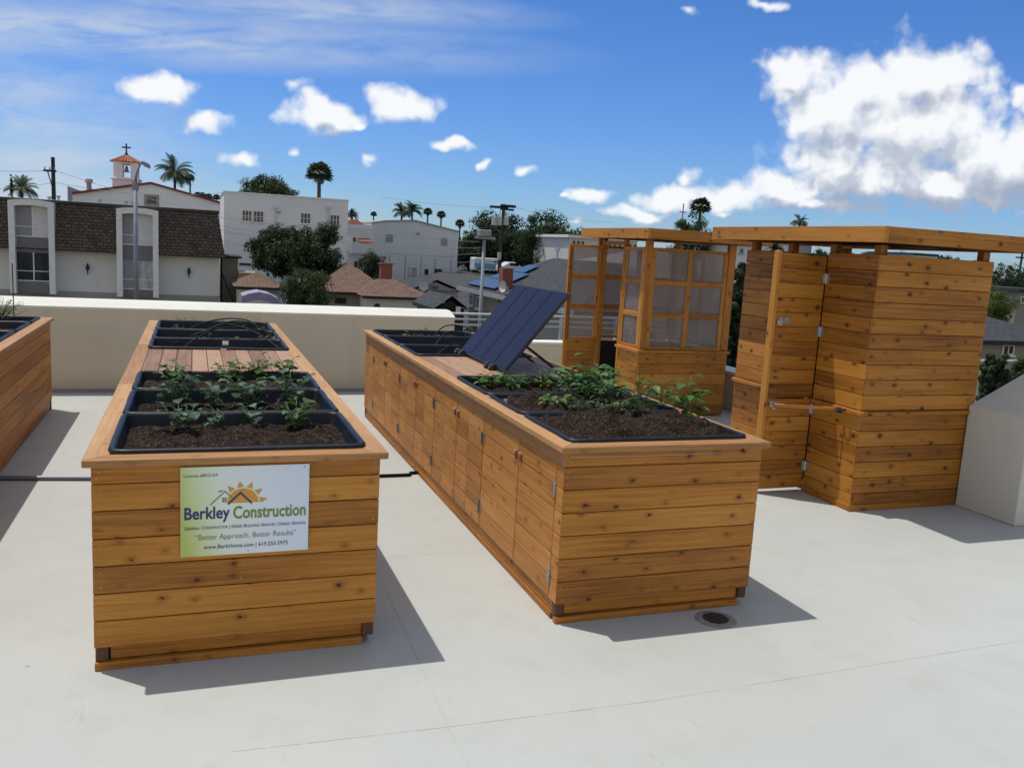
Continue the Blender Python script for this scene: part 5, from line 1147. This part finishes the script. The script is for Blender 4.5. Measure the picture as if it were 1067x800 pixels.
def featherpalm(label,px,yt,yb,wpx,D,group=None,seed=0,mat='palm',nf=30):
    r=random.Random(seed); a,zt=L(px,yt,D); _,zb=L(px,yb,D); R_=wpx/2*D/F; zt-=GZ; zb-=GZ; H=zt-zb; cz=zt-H*.5
    t=thing('feather_palm',label,'palm tree',W(a,D,GZ),0,group); tm=MB(seed); tm.tube([(0,0,-.1),(.06,0,cz*.5),(0,0,cz)],[.20,.15,.12],8); tm.build('trunk',M['bark'],t,smooth=True)
    fm=MB(seed)
    for i in range(nf):
        az=i*2.399+r.uniform(-.2,.2); el=R(r.uniform(10,82)); ln=R_*1.15; p=Vector((0,0,cz)); d=Vector((math.cos(az)*math.cos(el),math.sin(az)*math.cos(el),math.sin(el))); K=11; tone=r.random(); prev=p
        for k in range(K):
            n_=p+d*ln/K; s=d.cross(Vector((0,0,1))).normalized(); w_=R_*.30*math.sin(math.pi*(k+1.2)/(K+1.4))
            fm.face([p-s*.02,n_-s*.015,n_+s*.015,p+s*.02],tone=tone)
            if k>0:
                for sg_ in (-1,1):
                    for j in (0,.33,.66):
                        b=p.lerp(n_,j); e=b+s*sg_*w_+d*w_*.5-Vector((0,0,w_*.55)); fm.face([b,b+d*ln/K*.34,e],tone=tone)
            p=n_; d=(d-Vector((0,0,.17+.05*k/K))).normalized()
    fm.build('crown',M[mat],t); return t
tree('big dark round tree in front of the white block building',306,236,292,98,61,'tree1',None,11,ncl=70,nl=90)
tree('small tree top rising left inside the big dark tree\'s outline',340,229,262,34,62,'tree1',None,12,ncl=20,nl=60)
tree('small olive green round tree between garage and bungalow',320,279,330,56,46,'tree2',None,13,ncl=46,nl=80)
tree('dark narrow tree right of the big dark tree, behind the bungalow chimney',388,259,297,36,68,'tree1',None,14,ncl=26,nl=60)
tree('bright green broad tree behind the flat roof of the white building',276,180,222,56,105,'tree2',None,15,ncl=40,nl=70)
tree('dark low tree continuing right behind the white building roof',302,193,225,26,106,'tree1',None,16,ncl=16,nl=60)
tree('large dark dome shaped tree behind the transformer pole',522,219,292,76,108,'tree1',None,17,ncl=60,nl=90)
tree('dark tree left of the dome shaped tree, over the parked van',490,242,285,44,112,'tree1',None,18,ncl=26,nl=60)
tree('tall dark tree with pointed top right of the transformer pole',571,218,285,60,100,'tree1',None,19,ncl=46,nl=80)
tree('dark sloping tree left of the greenhouse roof',592,230,290,56,98,'tree1',None,20,ncl=40,nl=70)
tree('small dark bushy tree between pole and pointed tree',548,234,285,50,104,'tree1',None,21,ncl=26,nl=60)
tree('tall dark tree standing between greenhouse and shed',772,266,460,42,17,'tree1',None,22,ncl=90,nl=130,lsk=.9)
tree('bushy palm like green tree behind the greenhouse roof',722,216,300,44,62,'tree2',None,23,ncl=46,nl=80,lsk=1.2)
gr='trees on the right edge hillside'
tree('dark hillside tree at the right edge, above the bright green one',1050,268,340,44,95,'tree1',gr,24,ncl=40,nl=70)
tree('farther dark tree at the right photo edge',1085,272,330,50,100,'tree1',gr,25,ncl=40,nl=70)
tree('bright green tree beside the shed right corner',1043,298,345,38,58,'tree3',gr,26,ncl=34,nl=70)
tree('small dark tree against the garden wall at the right edge',1041,362,440,34,26,'tree1',gr,27,ncl=40,nl=90)
tree('low grey-green bush at the right edge behind the stair wall',1070,372,420,40,28,'tree2',gr,28,ncl=28,nl=70)
hg='hedge bushes beyond the guard railing'
for i,x in enumerate((486,512,540,566,594)): tree('dark hedge bush beyond the guard railing',x,336+.055*(x-486),480,44,16.5,'tree1',hg,30+i,'bush','hedge_bush',ncl=26,nl=80)
gp_='slender far fan palms on the skyline'
fanpalm('tall shaggy fan palm rising above the white building roof',333,167,198,28,90,None,41,.3)
fanpalm('small slender fan palm right of the feather palm by the church',198,180.5,194,10,118,gp_,42,.2)
fanpalm('single small fan palm between the two white buildings',389.5,220,229,7,140,gp_,43,.2)
fanpalm('leftmost of the three slender fan palms over the pale hall',446,216,227,10,130,gp_,44,.35)
fanpalm('middle one of the three slender fan palms over the pale hall',460,219,230,10,130,gp_,45,.35)
fanpalm('rightmost of the three slender fan palms, by the end of the hall',479.5,228,242,10.5,125,gp_,46,.4)
fanpalm('dark fan palm standing over the greenhouse roof',731,204.5,224,22,80,None,47,.3)
gs='small fan palm tops behind the church roof'
for i,(x,y,w_) in enumerate(((206,199.5,8),(211,200,7),(217,201,9),(225.5,202,8.5))): fanpalm('tiny fan palm top behind the right slope of the church roof',x,y,y+8,w_,150,gs,50+i,0)
featherpalm('feathery palm right of the church bell tower',182,163,200,42,90,None,61)
featherpalm('pale feathery palm above the left end of the mansard roof',22,186,212,34,75,None,62,'palmlight')
featherpalm('pair of feathery palms over the pale hall, left one',419,210,232,22,112,'feather palms over the pale hall',63)
featherpalm('pair of feathery palms over the pale hall, right one',430,208.5,232,24,110,'feather palms over the pale hall',64)
featherpalm('dark feathery palm behind the right end of the white building',367,214,236,16,95,None,65)
featherpalm('small palm peeking over the shed roof',834,224,240,20,95,None,66)
featherpalm('small palm seen through the gap under the shed roof',808,253,268,20,70,None,67)
tree('tall thin dark cypress at the far left',11.3,178,215,4.5,72,'tree1',None,70,'tree','cypress',ncl=14,nl=50,lsk=1.6,shape='cone')
for i,(x,y,w_) in enumerate(((880,257,30),(905,260,34),(940,262,30),(985,264,40),(1015,268,30),(855,257,26))): tree('dark far tree seen through the slot under the shed roof',x,y,y+25,w_,130,'tree1','far trees seen under the shed roof',80+i,ncl=14,nl=50)
# far tree line
mb=MB(99); r=random.Random(99)
for k in range(420):
    a=-170+k*.85; D=230+r.uniform(-15,25); hh=r.uniform(4,9)
    for _ in range(26):
        p=W(a+r.gauss(0,1.6),D+r.uniform(-2,2),GZ+abs(r.gauss(0,.5))*hh*.9); n=Vector((r.uniform(-1,1),-1,r.uniform(-.2,1))).normalized(); s=n.orthogonal().normalized(); s=Matrix.Rotation(r.uniform(0,6),3,n)@s; t_=n.cross(s); z=.9
        mb.face([p-s*z,p-t_*z*.7,p+s*z,p+t_*z*.7],tone=r.random())
tag(mb.build('far_wood',M['tree1']),'dark band of far off trees along the horizon','trees',kind='stuff')
# ---------------- poles, lamps and lines
t,q=root('utility_pole','wooden utility pole with one crossarm above the mansard roof','utility pole',56.3,215,70)
zt=q(56.3,164)[1]; mb=MB(); mb.tube([(0,0,0),(0,0,zt)],[.2,.14],8); mb.build('pole',M['timberpole'],t)
za=q(56,178.5)[1]; a=q(45.5,179)[0]; b=q(59,179)[0]; mb=MB(); mb.box(a,b,-.2,-.1,za-.08,za+.08); mb.tube([(a+.3,-.15,za-.05),(0,-.15,za-1.5)],.045,5); mb.build('crossarm',M['timberpole'],t)
for k in range(3): x=a+.1+k*.35; mb=MB(); mb.tube([(x,-.15,za+.08),(x,-.15,za+.14),(x,-.15,za+.3)],[.03,.07,.04],6); mb.build('insulator',M['insul'],t)
t,q=root('utility_pole','dark utility pole with crossarms and pale transformers behind the pale hall','utility pole',519,290,88)
zt=q(521.5,212.5)[1]; mb=MB(); mb.tube([(0,0,0),(.2,0,zt)],[.22,.16],8); mb.build('pole',M['timberpole'],t)
for (x0,x1,y,dz) in ((510,529,216,.12),(521,537,215,.14),(521,535,218.5,.10)):
    za=q((x0+x1)/2,y)[1]; mb=MB(); mb.box(q(x0,y)[0],q(x1,y)[0],-.2,-.1 if x0==510 else -.05,za-dz,za+dz); mb.build('crossarm',M['timberpole'],t)
for x in (514,519.5,526.5): a,z=q(x,230); mb=MB(); mb.tube([(a,-.3,z-.45),(a,-.3,z+.4),(a,-.3,z+.5)],[.26,.26,.1],10); mb.build('transformer',M['insul'],t)
a,z=q(519,266); mb=MB(); mb.tube([(a,-.35,z-.4),(a,-.35,z+.3)],.2,8); mb.build('equipment_box',M['insul'],t)
# street lamp in front of the apartments
t,q=root('street_lamp','grey street lamp with short curved arm in front of the apartment block','street lamp',142,300,45)
zt=q(141.5,190)[1]; zl=q(149,170)[1]; ah=q(151,170)[0]; mb=MB(); mb.tube([(0,0,0),(0,0,zt)],[.14,.10],10); mb.build('pole',M['pole'],t,smooth=True)
mb=MB(); mb.tube([(0,0,zt-.4),(0,0,zt-.01)],.17,10); mb.build('collar',M['pole'],t)
mb=MB(); mb.tube([(0,0,zt),(.08,0,zt+.5),(.22,0,zt+.85),(ah-.1,0,zl+.05)],[.06,.05,.045,.04],8); mb.build('arm',M['pole'],t,smooth=True)
mb=MB(); mb.hexa([(ah-.2,-.12,zl-.05),(ah+.28,-.14,zl-.22),(ah+.28,.14,zl-.22),(ah-.2,.12,zl-.05),(ah-.15,-.08,zl+.12),(ah+.22,-.1,zl-.02),(ah+.22,.1,zl-.02),(ah-.15,.08,zl+.12)]); hd=mb.build('lamp_head',M['pole'],t,.02)
mb=MB(); mb.hexa([(ah-.05,-.1,zl-.16),(ah+.24,-.1,zl-.27),(ah+.24,.1,zl-.27),(ah-.05,.1,zl-.16),(ah-.08,-.1,zl-.10),(ah+.24,-.1,zl-.215),(ah+.24,.1,zl-.215),(ah-.08,.1,zl-.10)]); mb.build('lens',M['glasshead'],hd)
# flood light pole
t,q=root('light_pole','pale metal pole with a boxy floodlight in front of the solar roofed house','light pole',500,330,33)
zt=q(503,250)[1]; mb=MB(); mb.tube([(0,0,0),(.02,0,zt)],[.075,.06],10); mb.build('pole',M['lamppost'],t,smooth=True)
a0,z0=q(499,246); a1,_=q(510,246); z1=q(504,239.5)[1]; mb=MB(); mb.box(a0-.02,a1,-.25,.25,z0,z1); mb.build('floodlight',M['lamppost'],t,.02)
mb=MB(); mb.box(q(495,247)[0],q(516,248)[0],-.03,.03,z0-.10,z0-.002); mb.build('bracket',M['greytrim'],t)
t,q=root('utility_pole','thin far utility pole at the right photo edge','utility pole',1060,300,120); mb=MB(); zt=q(1060,262)[1]; mb.tube([(0,0,0),(0,0,zt)],.14,6); mb.build('pole',M['timberpole'],t); mb=MB(); mb.box(-1,1,-.1,.1,zt-.9,zt-.7); mb.build('crossarm',M['timberpole'],t)
t,q=root('antenna','thin pale aerial mast on the skyline right of the greenhouse roof','antenna',710,240,70); mb=MB(); zt=q(710,212)[1]; mb.tube([(0,0,0),(0,0,zt)],.05,6); mb.build('mast',M['greytrim'],t); mb=MB(); mb.box(-.3,.3,-.03,.03,zt-.7,zt-.62); mb.build('aerial_bar',M['greytrim'],t)
def wire(label,p0,p1,D0,D1,sag,group,rad=.016,seg=16):
    a0,z0=L(*p0,D0); a1,z1=L(*p1,D1); A=W(a0,D0,z0);B=W(a1,D1,z1); mb=MB(); pts=[]
    for k in range(seg+1): f=k/seg; p=A.lerp(B,f); p.z-=sag*4*f*(1-f); pts.append(p)
    mb.tube(pts,rad,5); tag(mb.build('power_line',M['black'] if rad>.02 else M['greytrim']),label,'power line',group)
g='power lines strung across the town'
wire('upper power line running from the left edge to the crossarm pole',(-60,172),(47,178),60,70,.2,g); wire('upper power line from the crossarm pole toward the bell tower',(58,178),(300,232),70,74,.6,g)
wire('lower power line running from the left edge to the crossarm pole',(-60,196),(56,190),60,70,.3,g); wire('lower power line from the crossarm pole over the church',(56,190),(240,200),70,80,.6,g)
for i,(y0,y1,D,s,lb) in enumerate(((226,252,70,.3,'highest line crossing the white building front'),(235,258,70,.6,'second line crossing the white building front'),(239,264,70,.9,'third line crossing the white building front'),(250,272,70,.9,'lowest line crossing the white building front'))):
    wire(lb,(228,y0),(500,y1),D,84,s,g,.02)
wire('thin line from the transformer pole toward the upper left',(398,205),(511,216),86,88,.2,g,.015); wire('thin line from the transformer pole to the right',(536,216),(640,232),88,95,.3,g,.015)
# ---------------- vehicles by the far street
def vehicle(name,label,cat,px,py,D,ln,h,hood,col,col2,van):
    t,q=root(name,label,cat,px,py,D); z0=q(px,py)[1]; zb=z0
    t.location.z=GZ+zb
    mb=MB()
    if van: prof=[(0,.35),(ln,.35),(ln,.95),(ln-hood*.55,1.15),(ln-hood*.9,h-.05),(ln-hood-.1,h),(.1,h),(0,h-.12)]
    else: prof=[(0,.3),(ln,.3),(ln,.75),(ln-hood,.9),(ln-hood-.7,h),(1.0,h),(.35,.95),(0,.9)]
    mb.vprism(prof,0,1.8); mb.build('body',M[col],t,.05)
    mb=MB(); 
    if van: mb.box(.02,ln-.02,-.012,-.002,.55,1.15); mb.build('lower_panel',M[col2],t)
    else: mb.box(.1,ln-.1,-.012,-.002,.42,.50); mb.build('sill_trim',M[col2],t)
    if van: ws=[(.35,1.3,1.35,h-.35),(1.5,2.5,1.35,h-.35),(2.7,3.7,1.35,h-.35),(ln-hood-.6,ln-hood*.95,1.3,h-.3)]
    else: ws=[(1.05,2.0,.95,h-.08),(2.1,ln-hood-.75,.95,h-.08)]
    for w_ in ws: mb=MB(); mb.box(w_[0],w_[1],-.015,-.002,w_[2],w_[3]); mb.build('side_window',M['vanglass'],t)
    for x in (ln*.18,ln*.80):
        for y in (0,1.62):
            mb=MB(); mb.tube([(x,y-.02,.33),(x,y+.2,.33)],.33,14); wh=mb.build('wheel',M['rubber'],t); mb=MB(); mb.tube([(x,y-.03,.33),(x,y-.021,.33)],.17,10); mb.build('rim',M['steel'],wh)
vehicle('parked_van','blue and white van parked by the far street behind the floodlight pole','van',494,284.5,99,3.6,1.75,.7,'vanwhite','vanblue',True)
vehicle('parked_car','small white car parked behind the transformer pole','car',521.5,285.5,97,3.2,1.35,.8,'vanwhite','greytrim',False)

zs=L(505,286.5,99)[1]; a0=L(470,286,118)[0]; a1=L(600,286,118)[0]
mb=MB(77)
A=[W(a0,70,GZ+.01),W(a1,70,GZ+.01),W(a1,93,zs-.02),W(a0,93,zs-.02)]; mb.face(A); mb.face([A[3],A[2],W(a1,150,zs-.02),W(a0,150,zs-.02)]); mb.face([A[0],A[3],W(a0,150,zs-.02),W(a0,150,GZ)]); mb.face([A[1],W(a1,150,GZ),W(a1,150,zs-.02),A[2]])
tag(mb.build('street',simple('asphalt',(.045,.045,.047),.9)),kind='structure')
